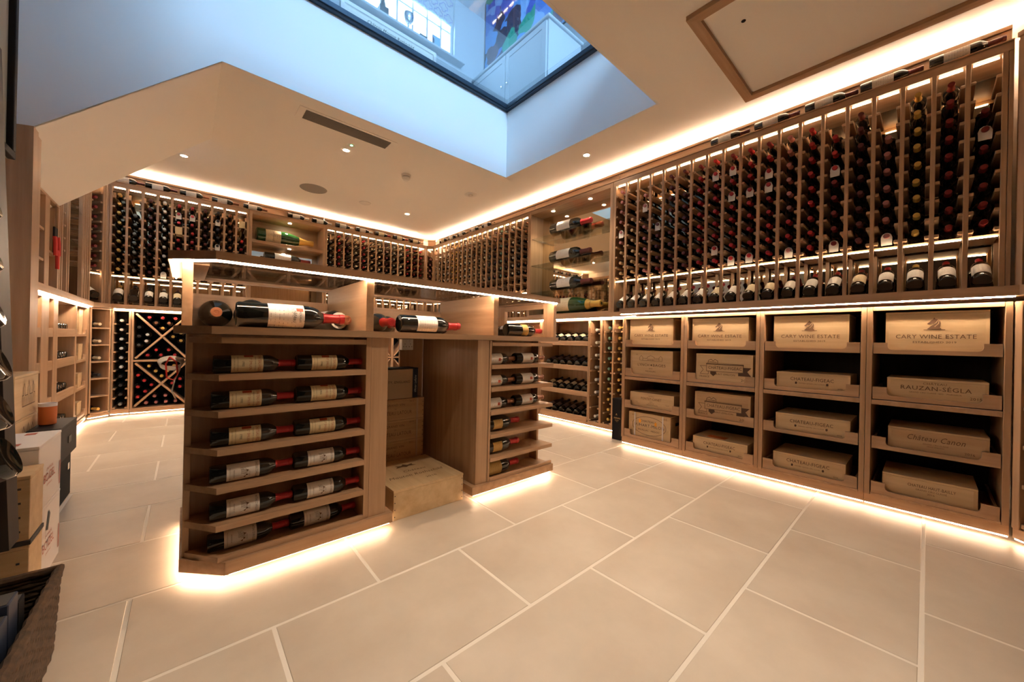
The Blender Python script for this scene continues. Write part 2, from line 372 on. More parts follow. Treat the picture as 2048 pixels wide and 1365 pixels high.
cb = thing('white_cabinet', 'white painted two-door cabinet beside the glass floor upstairs', 'cabinet', (3.4, 3.72, UF), world=True)
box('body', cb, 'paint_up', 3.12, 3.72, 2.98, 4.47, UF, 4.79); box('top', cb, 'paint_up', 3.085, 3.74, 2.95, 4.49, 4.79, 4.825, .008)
for (a, b, ky) in ((3.0, 3.725, 3.675), (3.735, 4.45, 3.785)):
    d = box('door', cb, 'paint_up', 3.10, 3.12, a, b, UF+.06, 4.77, .002)
    rel = lambda y0, y1, z0, z1: box('stile', d, 'paint_up', -.016, -.010, y0-(a+b)/2, y1-(a+b)/2, z0-(UF+.06+4.77)/2, z1-(UF+.06+4.77)/2, .002)
    rel(a, a+.07, UF+.06, 4.77); rel(b-.07, b, UF+.06, 4.77); rel(a+.07, b-.07, 4.70, 4.77); rel(a+.07, b-.07, UF+.06, UF+.14)
    put('knob', lathe_mesh([(0, 0), (.006, 0), (.006, .012), (.016, .02), (.014, .03), (0, .034)], 'chrome', 14), d, (-.010, ky-(a+b)/2, 4.36-(UF+.06+4.77)/2), (0, -PI/2, 0))
pt = thing('canvas_painting', 'large abstract blue and green painting resting on white cabinet', 'painting', (3.32, 3.7, 4.825), world=True)
box('canvas', pt, 'painting', 3.30, 3.32, 2.88, 4.46, 4.825, 6.1, 0); box('stretcher', pt, 'black', 3.32, 3.345, 2.88, 4.46, 4.825, 6.1, 0)

# ------------------------------------------------------------------ ceiling fittings
def disc(name, label, cat, x, y, prof, m, ring=None, group=None):
    t = thing(name, label, cat, (x, y, CZ), 0, group)
    for nm, pr, mm in prof: put(nm, lathe_mesh([(r, -z) for r, z in pr], mm, 28), t)
    return t
for (x, y, lb) in ((.95, .72, 'recessed ceiling downlight above the open floor'), (-.04, 5.54, 'small recessed ceiling downlight beside the sloped stair soffit'), (1.25, 4.13, 'recessed ceiling downlight beside the long air grille'),
                   (2.62, 5.53, 'recessed ceiling downlight near the far room corner'), (3.16, 2.43, 'recessed ceiling downlight near skylight well and glass niche')):
    disc('ceiling_downlight', lb, 'downlight', x, y, [('trim', [(.030, .0), (.048, .0), (.047, .004), (.030, .006)], 'plastic_white'), ('lamp', [(0, .002), (.031, .002)], 'led_spot')], None, group='recessed downlights in the ceiling')
    s = bpy.data.lights.new('downlight_beam', 'SPOT'); s.energy = 48 if y < 2 else 22; s.color = (1, .82, .62); s.spot_size = rad(76); s.spot_blend = 1.0; s.shadow_soft_size = .03
    so_ = bpy.data.objects.new('downlight_beam', s); COL.objects.link(so_); so_.location = (x, y, CZ-.02)
disc('emergency_light', 'tiny emergency indicator with green light in ceiling', 'indicator', 1.26, 3.99, [('plate', [(0, .002), (.042, .002), (.044, 0)], 'plastic_white'), ('green_lamp', [(0, .004), (.011, .004), (.012, .002)], 'led_green')], None)
disc('smoke_detector', 'white plastic smoke detector on the ceiling', 'smoke detector', 1.98, 4.235, [('base', [(.055, 0), (.055, .022), (.050, .026), (0, .026)], 'plastic_white'), ('vent_ring', [(.046, .026), (.046, .034), (0, .034)], 'grille'), ('chamber', [(.050, .034), (.048, .048), (.034, .058), (.030, .070), (0, .072)], 'plastic_white')], None)
disc('blank_plate', 'flat round blanking plate on ceiling near speaker', 'ceiling plate', 1.955, 5.53, [('plate', [(0, .006), (.062, .006), (.078, .010), (.082, 0)], 'plastic_white')], None)
disc('motion_sensor', 'round white sensor on ceiling under the skylight corner', 'sensor', 2.89, 4.17, [('plate', [(0, .012), (.05, .012), (.085, .006), (.088, 0)], 'plastic_white'), ('lens', [(0, .030), (.02, .028), (.032, .018), (.034, .012)], 'plastic_white')], None)
disc('ceiling_speaker', 'round grey ceiling speaker grille', 'speaker', 1.263, 5.51, [('grille', [(0, .008), (.15, .006), (.16, .004), (.165, 0)], 'speaker_cloth')], None)
ac = thing('air_grille', 'long slotted air conditioning grille in the ceiling', 'grille', (1.15, 3.72, CZ), world=True)
box('backing', ac, 'rubber_dark', .765, 1.535, 3.64, 3.80, CZ-.003, CZ, 0)
for k in range(14): box('slat', ac, 'grille', .765, 1.535, 3.644+k*.0112, 3.651+k*.0112, CZ-.010, CZ-.003, 0)
for b in ((.71, .765, 3.61, 3.83), (1.535, 1.59, 3.61, 3.83), (.765, 1.535, 3.61, 3.64), (.765, 1.535, 3.80, 3.83)): box('rim', ac, 'paint', *b, CZ-.006, CZ, .001)
ht = thing('ceiling_hatch', 'white ceiling access hatch in a mitred oak frame', 'hatch', (2.8, .2, CZ), world=True)
HX0, HX1, HY0, HY1, fw = 2.25, 3.36, -1.15, 1.0, .062
box('panel', ht, 'paint', HX0+fw+.012, HX1-fw-.012, HY0+fw, HY1-fw-.012, CZ-.012, CZ, .001)
for pts in ([(HX0, HY1), (HX1, HY1), (HX1-fw, HY1-fw), (HX0+fw, HY1-fw)], [(HX0, HY1), (HX0+fw, HY1-fw), (HX0+fw, HY0), (HX0, HY0)], [(HX1, HY1), (HX1, HY0), (HX1-fw, HY0), (HX1-fw, HY1-fw)]):
    prism('frame', ht, 'oak', pts, CZ-.03, CZ)
put('lock', lathe_mesh([(0, -.014), (.012, -.014), (.013, -.011)], 'black', 14), ht, (2.52, .77, CZ))

# ------------------------------------------------------------------ bottles
PROF = {
 'bordeaux': [(0, .006), (.028, .001), (.034, 0), (.0375, .005), (.0375, .188), (.0355, .203), (.029, .217), (.0195, .228), (.0155, .238), (.0143, .25), (.0143, .283), (.0158, .284), (.0158, .296), (.0145, .30), (0, .30)],
 'burgundy': [(0, .006), (.03, .001), (.037, 0), (.041, .005), (.041, .150), (.039, .168), (.033, .19), (.024, .215), (.0165, .237), (.0145, .255), (.0143, .283), (.0158, .284), (.0158, .296), (.0145, .30), (0, .30)],
 'champagne': [(0, .008), (.03, .001), (.039, 0), (.044, .006), (.044, .145), (.0415, .17), (.034, .205), (.024, .238), (.0175, .262), (.0155, .28), (.0165, .292), (.0175, .297), (.0175, .308), (.016, .314), (0, .316)],
}
PROF['jeroboam'] = [(0, .008), (.048, .001), (.058, 0), (.063, .007), (.063, .285), (.060, .312), (.048, .338), (.030, .362), (.021, .385), (.0185, .40), (.0185, .435), (.020, .436), (.020, .452), (.0185, .458), (0, .458)]
CAPZ = {'bordeaux': .232, 'burgundy': .232, 'champagne': .228, 'jeroboam': .405}
MC = {}
def cached(k, fn):
    if k not in MC: MC[k] = fn()
    return MC[k]
def body_mesh(kind, glass, seg): return cached(('b', kind, glass, seg), lambda: lathe_mesh(PROF[kind], glass, seg))
def cap_mesh(kind, cap, seg):
    def f():
        z0 = CAPZ[kind]; p = [(r+.0009, z) for r, z in PROF[kind] if z > z0 and r > 0]; a = [q for q in PROF[kind] if q[1] <= z0][-1]; b = [q for q in PROF[kind] if q[1] > z0][0]
        t = (z0-a[1])/(b[1]-a[1]); p = [(a[0]+t*(b[0]-a[0])+.0009, z0)]+p+[(.0085, p[-1][1]+.0012), (.008, p[-1][1]+.0004), (0, p[-1][1]+.0006)]
        return lathe_mesh(p, 'foil_'+cap, seg)
    return cached(('c', kind, cap, seg), f)
def label_mesh(kind, m, z0, z1, half, seg):
    r = max(p[0] for p in PROF[kind])+.0006
    return cached(('l', kind, m, z0, z1, half, seg), lambda: lathe_mesh([(r, z0), (r, z1)], m, seg, -PI/2-half, -PI/2+half))
def tag_mesh():
    def f():
        pts = [(-.026, -.062), (.026, -.062), (.028, -.01), (.02, .014), (.006, .022), (-.006, .022), (-.02, .014), (-.028, -.01)]
        vs = [(x, y, 0) for x, y in pts]+[(x, y, .0012) for x, y in pts]; n = len(pts)
        return mesh_of(vs, [list(range(n))[::-1], list(range(n, 2*n))]+[(i, (i+1) % n, (i+1) % n+n, i+n) for i in range(n)], 'paper')
    return cached('tag', f)
def bottle(kind='bordeaux', cap='red', label=None, glass='glass_black', seg=16, lz=(.062, .165), half=1.25, tagged=False, name='wine_bottle'):
    o = put(name, body_mesh(kind, glass, seg)); put('capsule', cap_mesh(kind, cap, seg), o)
    if label: put('label', label_mesh(kind, label, lz[0], lz[1], half, seg), o)
    if tagged: put('neck_tag', tag_mesh(), o, (0, 0, .284), (0, 0, 0))
    return o
PROTO = {}
def new_bottle(**k):
    key = tuple(sorted(k.items()))
    if key not in PROTO:
        PROTO[key] = bottle(**k); return PROTO[key]
    o = copy_tree(PROTO[key])
    for a in list(o.keys()): del o[a]
    return o
def place(o, M_, s=1.): o.matrix_basis = M_ @ Matrix.Diagonal((s, s, s, 1)); return o
def T(x, y, z): return Matrix.Translation((x, y, z))
def RX(a): return Matrix.Rotation(rad(a), 4, 'X')
def RY(a): return Matrix.Rotation(rad(a), 4, 'Y')
def RZ(a): return Matrix.Rotation(rad(a), 4, 'Z')

# ------------------------------------------------------------------ tall bottle racks
ZR = [2.663-.1117*k for k in range(9)]          # bottle axes of the nine rows
Z_LEDGE, Z_DISP, Z_TOP = 1.345, 1.675, 2.79
def rack(name, label, origin, rotd, ncol, pitch, bars=True, display=True, stile0=.03, stile1=.03, mirror=True):
    t = thing(name, label, 'wine rack', (*origin, 0), rad(rotd)); W = ncol*pitch
    pm_ = boxmesh((.022, .026, Z_TOP-.05-Z_LEDGE), MATS['oak_z'], .002); rm = boxmesh((.062, .29, .020), MATS['oak_y'], .003); rh = boxmesh((.041, .29, .020), MATS['oak_y'], .003)
    for i in range(ncol+1):
        u = i*pitch; zc = (Z_TOP-.05+Z_LEDGE)/2
        put('post', pm_, t, (u, .013, zc)); put('rear_post', pm_, t, (u, .30, zc))
        for z in ZR: put('rail', rm if 0 < i < ncol else rh, t, (u+(0 if 0 < i < ncol else .0105 if i == 0 else -.0105), .152, z-.047))
    box('header', t, 'oak', -stile0, W+stile1, 0, .022, Z_TOP-.052, Z_TOP)
    box('top_board', t, 'oak', -stile0, W+stile1, .022, .36, Z_TOP-.018, Z_TOP-.002)
    box('lip', t, 'oak', -stile0, W+stile1, -.008, .010, Z_TOP+.001, Z_TOP+.009)
    box('back_board', t, 'oak', -stile0, W+stile1, .112, .128, Z_TOP-.002, Z_TOP+.125)
    box('cornice', t, 'oak', -stile0, W+stile1, .100, .128, Z_TOP+.126, Z_TOP+.150)
    box('cove_strip', t, 'led_cove', -stile0, W+stile1, .150, .165, Z_TOP+.140, Z_TOP+.147, 0)
    if stile0 > .012: box('stile', t, 'oak', -stile0, -.013, 0, .34, Z_LEDGE, Z_TOP-.053)
    if stile1 > .012: box('stile', t, 'oak', W+.013, W+stile1, 0, .34, Z_LEDGE, Z_TOP-.053)
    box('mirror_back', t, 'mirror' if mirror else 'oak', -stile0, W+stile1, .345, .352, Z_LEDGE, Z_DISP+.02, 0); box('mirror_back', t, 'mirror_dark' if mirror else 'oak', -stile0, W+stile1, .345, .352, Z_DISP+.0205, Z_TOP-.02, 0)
    lb = boxmesh((pitch-.040, .010, .007), MATS['led_bar'], 0); ds = boxmesh((pitch-.024, .27, .012), MATS['oak_x'], 0); dl = boxmesh((pitch-.030, .007, .006), MATS['led_disp'], 0)
    for i in range(ncol):
        u = (i+.5)*pitch
        if bars: put('light_bar', lb, t, (u, .036, Z_TOP-.056))
        if display:
            put('display_shelf', ds, t, (u, .165, Z_DISP+.014)); put('display_light', dl, t, (u, .022, Z_DISP+.004))
    return t
def rack_matrix(t): return T(*t.location) @ Matrix.Rotation(t.rotation_euler.z, 4, 'Z')
def fill_rack(t, pitch, cols, where, group, rows=range(9)):
    R0 = rack_matrix(t)
    for c, (cap, empty, tags) in enumerate(cols):
        for r in rows:
            if r in empty: continue
            cp = cap[r] if isinstance(cap, dict) and r in cap else (cap['d'] if isinstance(cap, dict) else cap)
            tg = r in tags
            o = new_bottle(cap=cp, seg=14, tagged=tg, name='racked_bottle')
            place(o, R0 @ T((c+.5)*pitch+random.uniform(-.003, .003), .318+random.uniform(-.008, .006), ZR[r]) @ RX(90+random.uniform(-.6, .6)) @ (RZ(0) if tg else RZ(random.uniform(0, 360))))
            tag(o, '%s%s-capped wine bottle, %s row down, %s column of %s' % ('tagged ' if tg else '', cp, ORD[r], ORD[c], where), 'bottle', group)

PN = .1363
near = rack('wine_rack', 'tall oak bottle rack above the wooden crate cabinets', (3.53, 2.308), -90, 19, PN, stile0=.024, stile1=.03)
far = rack('wine_rack', 'tall oak bottle rack between the glass niche and far corner', (3.53, 6.262), -90, 19, .1358, stile0=.012, stile1=.012)
PBL, PBR = .1318, .1335
bkl = rack('wine_rack', 'tall oak bottle rack beside the stair soffit on back wall', (-.675, 6.4), 0, 10, PBL, stile0=.03, stile1=.012)
bkr = rack('wine_rack', 'tall oak bottle rack between champagne niche and far corner', (1.672, 6.4), 0, 13, PBR, stile0=.012, stile1=.022)
crn = rack('corner_rack', 'single-column angled bottle rack in the far room corner', (3.447, 6.398), -45, 1, .125, stile0=.014, stile1=.014, mirror=False)
cln = rack('corner_rack', 'single-column angled bottle rack in corner below stair soffit', (-.815, 6.262), 45, 1, .130, stile0=.02, stile1=.03, mirror=False)
S = set
near_cols = [
 ({'d': 'tan', 0: 'pink', 1: 'pink', 2: 'pink', 3: 'pink', 4: 'pink', 5: 'pink'}, S(), {4}), ('tan', {0, 1, 2}, S()), ('pink', {0, 3}, {2}), ({'d': 'maroon', 8: 'darkred'}, {0, 1, 2, 3}, {4}),
 ('maroon', S(), S()), ('maroon', {1}, S()), ({'d': 'red', 0: 'darkred'}, S(), S()), ('red', S(), {1, 7}), ({'d': 'red', 0: 'darkred'}, S(), {1, 3, 8}), ('red', S(), {3, 8}),
 ({'d': 'red', 0: 'darkred'}, S(), {2, 3}), ({'d': 'pink', 6: 'red', 7: 'red'}, S(), {8}), ('red', S(), S()), ({'d': 'darkred', 1: 'red', 2: 'red', 3: 'red'}, {0}, {3, 8}), ('maroon', S(), S()),
 ('pink', {0, 1}, {8}), ('gold', S(), S()), ('darkred', S(), S()), ('darkred', {0, 1}, {3})]
fill_rack(near, PN, near_cols, 'rack above crates', 'bottles racked above the crate cabinets')
bkl_cols = [('gold', S(), S()), ('grey', {0, 1}, S()), ('maroon', S(), S()), ('white', S(), {8}), ('red', {3}, {1}), ('red', S(), {1}), ('maroon', S(), S()), ('black', S(), {1, 4}), ('copper', S(), S()), ('red', {0, 1, 2}, S())]
fill_rack(bkl, PBL, bkl_cols[:4], 'rack by soffit', 'bottles racked beside the stair soffit')
R_ = PBL
fake = bkl_cols[4:]
def fill_part(t, pitch, cols, c0, rows, where, group):
    R0 = rack_matrix(t)
    for k, (cap, empty, tags) in enumerate(cols):
        c = c0+k
        for r in rows:
            if r in empty: continue
            tg = r in tags; o = new_bottle(cap=cap, seg=14, tagged=tg, name='racked_bottle')
            place(o, R0 @ T((c+.5)*pitch+random.uniform(-.003, .003), .318, ZR[r]) @ RX(90) @ (RZ(0) if tg else RZ(random.uniform(0, 360))))
            tag(o, '%s%s-capped wine bottle, %s row down, %s column of %s' % ('tagged ' if tg else '', cap, ORD[r], ORD[c], where), 'bottle', group)
fill_part(bkl, PBL, fake, 4, range(6), 'rack by soffit', 'bottles racked beside the stair soffit')
fill_part(crn, .125, [('pink', {0}, S())], 0, range(6), 'far corner rack', 'bottles in the far corner rack')
fill_part(cln, .130, [('darkred', S(), S())], 0, range(9), 'soffit corner rack', 'bottles in the soffit corner rack')
# the far, steeply seen rack: tiny caps, joined into one mass
def joined_bottles(name, label, t, pitch, caps, rows):
    R0 = rack_matrix(t); bm = bmesh.new(); mats = []; slot = {}
    def add(me, M_):
        k = me.materials[0].name
        if k not in slot: slot[k] = len(mats); mats.append(me.materials[0])
        n0 = len(bm.faces); nv = len(bm.verts); bm.from_mesh(me); bm.verts.ensure_lookup_table(); bm.faces.ensure_lookup_table()
        for v in bm.verts[nv:]: v.co = M_ @ v.co
        for f in bm.faces[n0:]: f.material_index = slot[k]
    for c, cap in enumerate(caps):
        for r in rows:
            if (c*7+r*3) % 23 == 0 or (cap in ('black',) and r < 2): continue
            M_ = R0 @ T((c+.5)*pitch, .318, ZR[r]) @ RX(90)
            add(body_mesh('bordeaux', 'glass_black', 10), M_); add(cap_mesh('bordeaux', cap, 10), M_)
    me = bpy.data.meshes.new(name); bm.to_mesh(me); bm.free()
    for m in mats: me.materials.append(m)
    o = put(name, me); tag(o, label, 'bottles', kind='stuff'); return o
joined_bottles('racked_bottles', 'small capped bottles filling the rack beyond champagne niche', bkr, PBR, ['grey', 'red', 'maroon', 'cream', 'red', 'tan', 'cream', 'maroon', 'grey', 'white', 'red', 'darkred', 'red'], range(6))
joined_bottles('racked_bottles', 'many small capped bottles filling the rack toward far corner', far, .1358, ['tan', 'black', 'white', 'white', 'gold', 'gold', 'white', 'white', 'cream', 'cream', 'tan', 'cream', 'black', 'maroon', 'green', 'maroon', 'white', 'black', 'copper'], range(7))

# acrylic stands and leaning display bottles
def stand_mesh():
    bm = bmesh.new()
    def bx(x0, x1, y0, y1, z0, z1, a=0):
        r = bmesh.ops.create_cube(bm, size=1)
        for v in r['verts']:
            p = Vector(((x0+x1)/2+v.co.x*(x1-x0), (y0+y1)/2+v.co.y*(y1-y0), (z0+z1)/2+v.co.z*(z1-z0)))
            v.co = Matrix.Rotation(a, 3, 'X') @ p
    bx(-.042, .042, .0, .20, -.004, 0, rad(32)); bx(-.042, .042, -.004, .0, -.004, .014, rad(32)); bx(-.042, .042, 0, .17, -.012, -.008)
    me = bpy.data.meshes.new('stand'); bm.to_mesh(me); bm.free(); me.materials.append(MATS['acrylic']); return me
STAND = stand_mesh(); REST = boxmesh((.012, .06, .017), MATS['acrylic'], 0)
def display(t, pitch, specs, c0, where, group):
    R0 = rack_matrix(t)
    for k, (kind, lab, cap, gl) in enumerate(specs):
        c = c0+k; u = (c+.5)*pitch
        put('bottle_stand', STAND, t, (u, .028, 1.385))
        o = new_bottle(kind=kind, cap=cap, label=lab, glass=gl, seg=24, lz=(.045, .160), half=1.35, name='display_bottle')
        rr = max(p[0] for p in PROF[kind])*1.02
        place(o, R0 @ T(u, .030, 1.386) @ RX(32) @ T(0, .002, rr+.001) @ RX(-90) @ RZ(random.uniform(-4, 4)), 1.02)
        tag(o, 'leaning %s display bottle, %s from %s' % ({'label_white': 'white-labelled', 'label_cream': 'cream-labelled', 'label_tan': 'tan-labelled', None: 'unlabelled', 'label_gold': 'gold-labelled'}[lab], ORD[k], where), 'bottle', group)
W_, C_ = 'label_white', 'label_cream'
display(near, PN, [('bordeaux', W_, 'maroon', 'glass_black')]*3+[('bordeaux', W_, 'copper', 'glass_black')]+[('bordeaux', W_, 'red', 'glass_black')]*3+[('bordeaux', C_, 'red', 'glass_black'), ('bordeaux', W_, 'maroon', 'glass_black'), ('bordeaux', C_, 'darkred', 'glass_black'), ('bordeaux', C_, 'darkred', 'glass_black'),
        ('bordeaux', W_, 'darkred', 'glass_black')]+[('bordeaux', W_, 'red', 'glass_black')]*2+[('bordeaux', C_, 'darkred', 'glass_black'), ('bordeaux', W_, 'red', 'glass_black'), ('bordeaux', W_, 'gold', 'glass_black')]+[('bordeaux', W_, 'red', 'glass_black')]*2, 0, 'glass niche, above the crates', 'leaning display bottles above the crates')
display(bkl, PBL, [('burgundy', W_, 'gold', 'glass_black'), ('champagne', None, 'black', 'glass_black'), ('bordeaux', W_, 'black', 'glass_black'), ('bordeaux', W_, 'silver', 'glass_black'), ('bordeaux', C_, 'maroon', 'glass_black')], 0, 'the soffit corner, back wall', 'leaning display bottles on the back wall')
display(cln, .13, [('champagne', W_, 'yellow', 'glass_black')], 0, 'wall in soffit corner', 'leaning display bottle in the soffit corner')

# bottles lying along the tops of the racks
def top_bottle(t, u, lab, cap, kind, text, group, s=1.0, glass='glass_black'):
    o = new_bottle(kind=kind, cap=cap, label=lab, glass=glass, seg=20, lz=(.06, .165), half=1.5)
    r = max(p[0] for p in PROF[kind])*s
    for du in (-.045, .02): put('bottle_rest', REST, t, (u+du*s, .05, Z_TOP+.008))
    place(o, rack_matrix(t) @ T(u-.15*s, .050, Z_TOP+.018+r) @ RY(90), s); tag(o, text, 'bottle', group)
for k, y in enumerate((1.18, .838, .50, .188, -.136)):
    top_bottle(near, 2.308-y, 'label_white', 'maroon', 'bordeaux', 'white-labelled bottle lying atop rack above crates, %s from glass niche' % ORD[k], 'bottles lying atop the rack above the crates')
for k, y in enumerate((5.954, 5.656, 5.35, 4.974, 4.641)):
    top_bottle(far, 6.258-y, 'label_white' if k else 'label_cream', 'cream', 'burgundy', 'small labelled bottle lying atop the rack by far corner, %s from corner' % ORD[k], 'bottles lying atop the rack to the far corner', .95)
for k, x in enumerate((-.548, -.248, .069, .391)):
    top_bottle(bkl, x+.675, 'label_white', 'copper' if k > 1 else 'maroon', 'bordeaux' if k < 3 else 'bordeaux', 'white-labelled bottle lying atop rack beside soffit, %s from soffit' % ORD[k], 'bottles lying atop the rack by the soffit', .98)
for k, x in enumerate((1.956, 2.276, 2.601, 2.938, 3.25)):
    top_bottle(bkr, x-1.672, ['label_white', 'label_white', 'label_cream', 'label_cream', 'label_cream'][k], ['white', 'white', 'red', 'red', 'cream'][k], 'burgundy', 'labelled bottle lying atop rack beyond champagne niche, %s from niche' % ORD[k], 'bottles lying atop the rack beyond the niche', .95)

# ------------------------------------------------------------------ glass-shelved niche in the long wall
nt_ = thing('glass_niche', 'oak niche with mirror back and glass shelves of large bottles', 'display niche', (3.53, 3.668, 0), rad(-90)); NW = 3.668-2.335
for a, b in ((0, .036), (NW-.034, NW)): box('side_panel', nt_, 'oak', a, b, 0, .25, Z_LEDGE, Z_TOP)
box('ceiling_panel', nt_, 'oak', .036, NW-.034, 0, .25, Z_TOP-.05, Z_TOP); box('mirror_back', nt_, 'mirror', .036, NW-.034, .240, .248, Z_LEDGE, Z_TOP-.05, 0)
box('base_board', nt_, 'oak', .036, NW-.034, 0.0, .24, Z_LEDGE, Z_LEDGE+.02)
box('lip', nt_, 'oak', 0, NW, -.008, .010, Z_TOP+.001, Z_TOP+.009); box('back_board', nt_, 'oak', 0, NW, .112, .128, Z_TOP+.001, Z_TOP+.125); box('cornice', nt_, 'oak', 0, NW, .100, .128, Z_TOP+.126, Z_TOP+.150)
box('cove_strip', nt_, 'led_cove', 0, NW, .150, .165, Z_TOP+.140, Z_TOP+.147, 0)
for z in (2.412, 2.045, 1.673): box('glass_shelf', nt_, 'glass_shelf', .036, NW-.034, .02, .238, z-.010, z, .001)
for u in (.35, .95):
    s_ = put('downlight', lathe_mesh([(0, -.001), (.018, -.001), (.022, 0)], 'led_spot', 16), nt_, (u, .10, Z_TOP-.051))
    s = bpy.data.lights.new('niche_beam', 'SPOT'); s.energy = 7; s.color = (1, .78, .55); s.spot_size = rad(110); s.spot_blend = .6; s.shadow_soft_size = .02
    o = bpy.data.objects.new('niche_beam', s); COL.objects.link(o); o.location = rack_matrix(nt_) @ Vector((u, .10, Z_TOP-.06))
def big(t, u, v, z, s, kind, cap, lab, glass, label, group=None, roll=0, name='large_wine_bottle', lz=(.062, .165), half=1.1, cradle=True):
    o = bottle(kind, cap, lab, glass, 36, lz, half, False, name); r = max(p[0] for p in PROF[kind])*s
    place(o, rack_matrix(t) @ T(u, v, z+r+.004) @ RY(90) @ RZ(roll), s); tag(o, label, 'bottle', group)
    return o
NR = 3.668
big(nt_, NR-3.34, .125, 2.412, 2.08, 'bordeaux', 'red', 'label_white', 'glass_black', 'large red-capped bottle on the top glass shelf of niche', roll=-25)
big(nt_, NR-3.34, .125, 2.045, 2.08, 'bordeaux', 'maroon', 'label_white', 'glass_black', 'large maroon-capped bottle on the second glass shelf of niche', roll=-25)
big(nt_, NR-3.32, .125, 1.673, 2.08, 'bordeaux', 'maroon', 'label_white', 'glass_black', 'large maroon-capped bottle on the lowest glass shelf of niche', roll=-25)
tb = big(nt_, NR-3.27, .125, Z_LEDGE+.02, 2.3, 'champagne', 'gold', 'label_cream', 'glass_green', 'huge gold-foiled champagne bottle on base of glass niche', roll=-18, lz=(.03, .13))
curved_text(tb, 'TAITTINGER', .012, .0215, .255, 'ink_black')

# champagne niche on the back wall
cn = thing('champagne_niche', 'oak niche holding a giant champagne bottle on back wall', 'display niche', (.657, 6.4, 0)); CW = .998
for a, b in ((0, .034), (CW-.034, CW)): box('side_panel', cn, 'oak', a, b, 0, .36, Z_LEDGE, Z_TOP)
box('ceiling_panel', cn, 'oak', .034, CW-.034, 0, .36, Z_TOP-.05, Z_TOP); box('shelf', cn, 'oak', .034, CW-.034, .01, .35, 2.345, 2.385)
box('back_panel', cn, 'oak', .034, CW-.034, .345, .36, 2.385, Z_TOP-.05); box('mirror_back', cn, 'mirror', .034, CW-.034, .345, .352, Z_LEDGE, 2.345, 0); box('lower_shelf', cn, 'oak', .034, CW-.034, .01, .345, 2.06, 2.10)
box('lip', cn, 'oak', 0, CW, -.008, .010, Z_TOP+.001, Z_TOP+.009); box('back_board', cn, 'oak', 0, CW, .112, .128, Z_TOP+.001, Z_TOP+.125); box('cornice', cn, 'oak', 0, CW, .100, .128, Z_TOP+.126, Z_TOP+.150)
box('cove_strip', cn, 'led_cove', 0, CW, .150, .165, Z_TOP+.140, Z_TOP+.147, 0)
for z, pw in ((Z_TOP-.051, 6), (2.344, 5)):
    put('downlight', lathe_mesh([(0, -.001), (.018, -.001), (.022, 0)], 'led_spot', 16), cn, (.52, .12, z))
    s = bpy.data.lights.new('niche_beam', 'SPOT'); s.energy = pw; s.color = (1, .78, .55); s.spot_size = rad(115); s.spot_blend = .6; s.shadow_soft_size = .02
    o = bpy.data.objects.new('niche_beam', s); COL.objects.link(o); o.location = (.657+.52, 6.52, z-.01)
gb = big(cn, .10, .17, 2.385, 2.42, 'champagne', 'gold', 'label_tan', 'glass_green', 'giant green champagne bottle with cream label in back niche', lz=(.045, .125), half=1.0)
curved_text(gb, 'TAITTINGER', .011, .0452, .085, 'ink', 0)
big(cn, .20, .14, 2.10, 2.05, 'bordeaux', 'darkred', 'label_white', 'glass_black', 'large dark bottle below the giant champagne in back niche')
for k, x in enumerate((.731, 1.28, 1.612)):
    top_bottle(cn, x-.657, 'label_white', ['copper', 'white', 'white'][k], 'bordeaux', 'white-labelled bottle lying atop champagne niche, %s from the soffit side' % ORD[k], 'bottles lying atop the champagne niche', .96)

# ------------------------------------------------------------------ ledges with light strips
def ledge(label, pts, strips, z0=1.29, z1=1.344):
    cx = sum(p[0] for p in pts)/len(pts); cy = sum(p[1] for p in pts)/len(pts)
    t = thing('oak_ledge', label, 'ledge', (cx, cy, z0), world=True)
    prism('board', t, 'oak', pts, z0, z1)
    for (x0, x1, y0, y1) in strips: box('light_strip', t, 'led_ledge', x0, x1, y0, y1, z0-.006, z0, 0)
ledge('deep oak ledge over the wooden crate cabinets', [(3.185, 2.01), (3.185, -.31), (2.7, -.795), (3.2, -1.2), (3.92, -1.2), (3.92, 2.01)], [(3.198, 3.203, -.30, 2.0)])
ledge('oak ledge below glass niche and far rack', [(3.495, 2.012), (3.92, 2.012), (3.92, 6.30), (3.495, 6.25)], [(3.508, 3.513, 2.02, 6.22)])
ledge('oak ledge along the back wall', [(-.65, 6.355), (3.40, 6.355), (3.494, 6.252), (3.92, 6.302), (3.92, 6.79), (-1.2, 6.79), (-1.2, 6.178), (-.80, 6.178)], [(-.63, 3.37, 6.368, 6.373)])
ledge('oak ledge over the shelving below the stair soffit', [(-.765, 3.60), (-.765, 6.175), (-1.2, 6.175), (-1.2, 3.60)], [(-.784, -.779, 3.62, 6.17)])

# ------------------------------------------------------------------ crate cabinets
def scoop(name, parent, u0, u1, v0, v1, z0, z1, inset=.062, zs=None, r=.022):
    zs = z0+.024 if zs is None else zs; a, b = u0+inset, u1-inset
    pts = [(u0, z0), (u1, z0), (u1, z1), (b, z1)]
    pts += [(b-r+r*math.cos(q), zs+r-r*math.sin(q)) for q in (0, PI/6, PI/3, PI/2)]
    pts += [(a+r-r*math.cos(q), zs+r-r*math.sin(q)) for q in (PI/2, PI/3, PI/6, 0)]
    pts += [(a, z1), (u0, z1)]
    return prism(name, parent, 'oak', pts, v0, v1, 'y')
def plinth(t, u0, u1, v=.012, z1=.088):
    box('plinth', t, 'oak', u0, u1, v, v+.022, .036, z1)
    box('plinth_strip', t, 'led_plinth', u0+.004, u1-.004, v+.006, v+.014, .028, .035, 0)
TRAYS = [(1.04, .972), (.765, .690), (.457, .383), (.176, .104)]
BND = [1.985, 1.393, .831, .254, -.297]
CU = ['first from black gift box', 'second from black gift box', 'third from black gift box', 'fourth from black gift box']
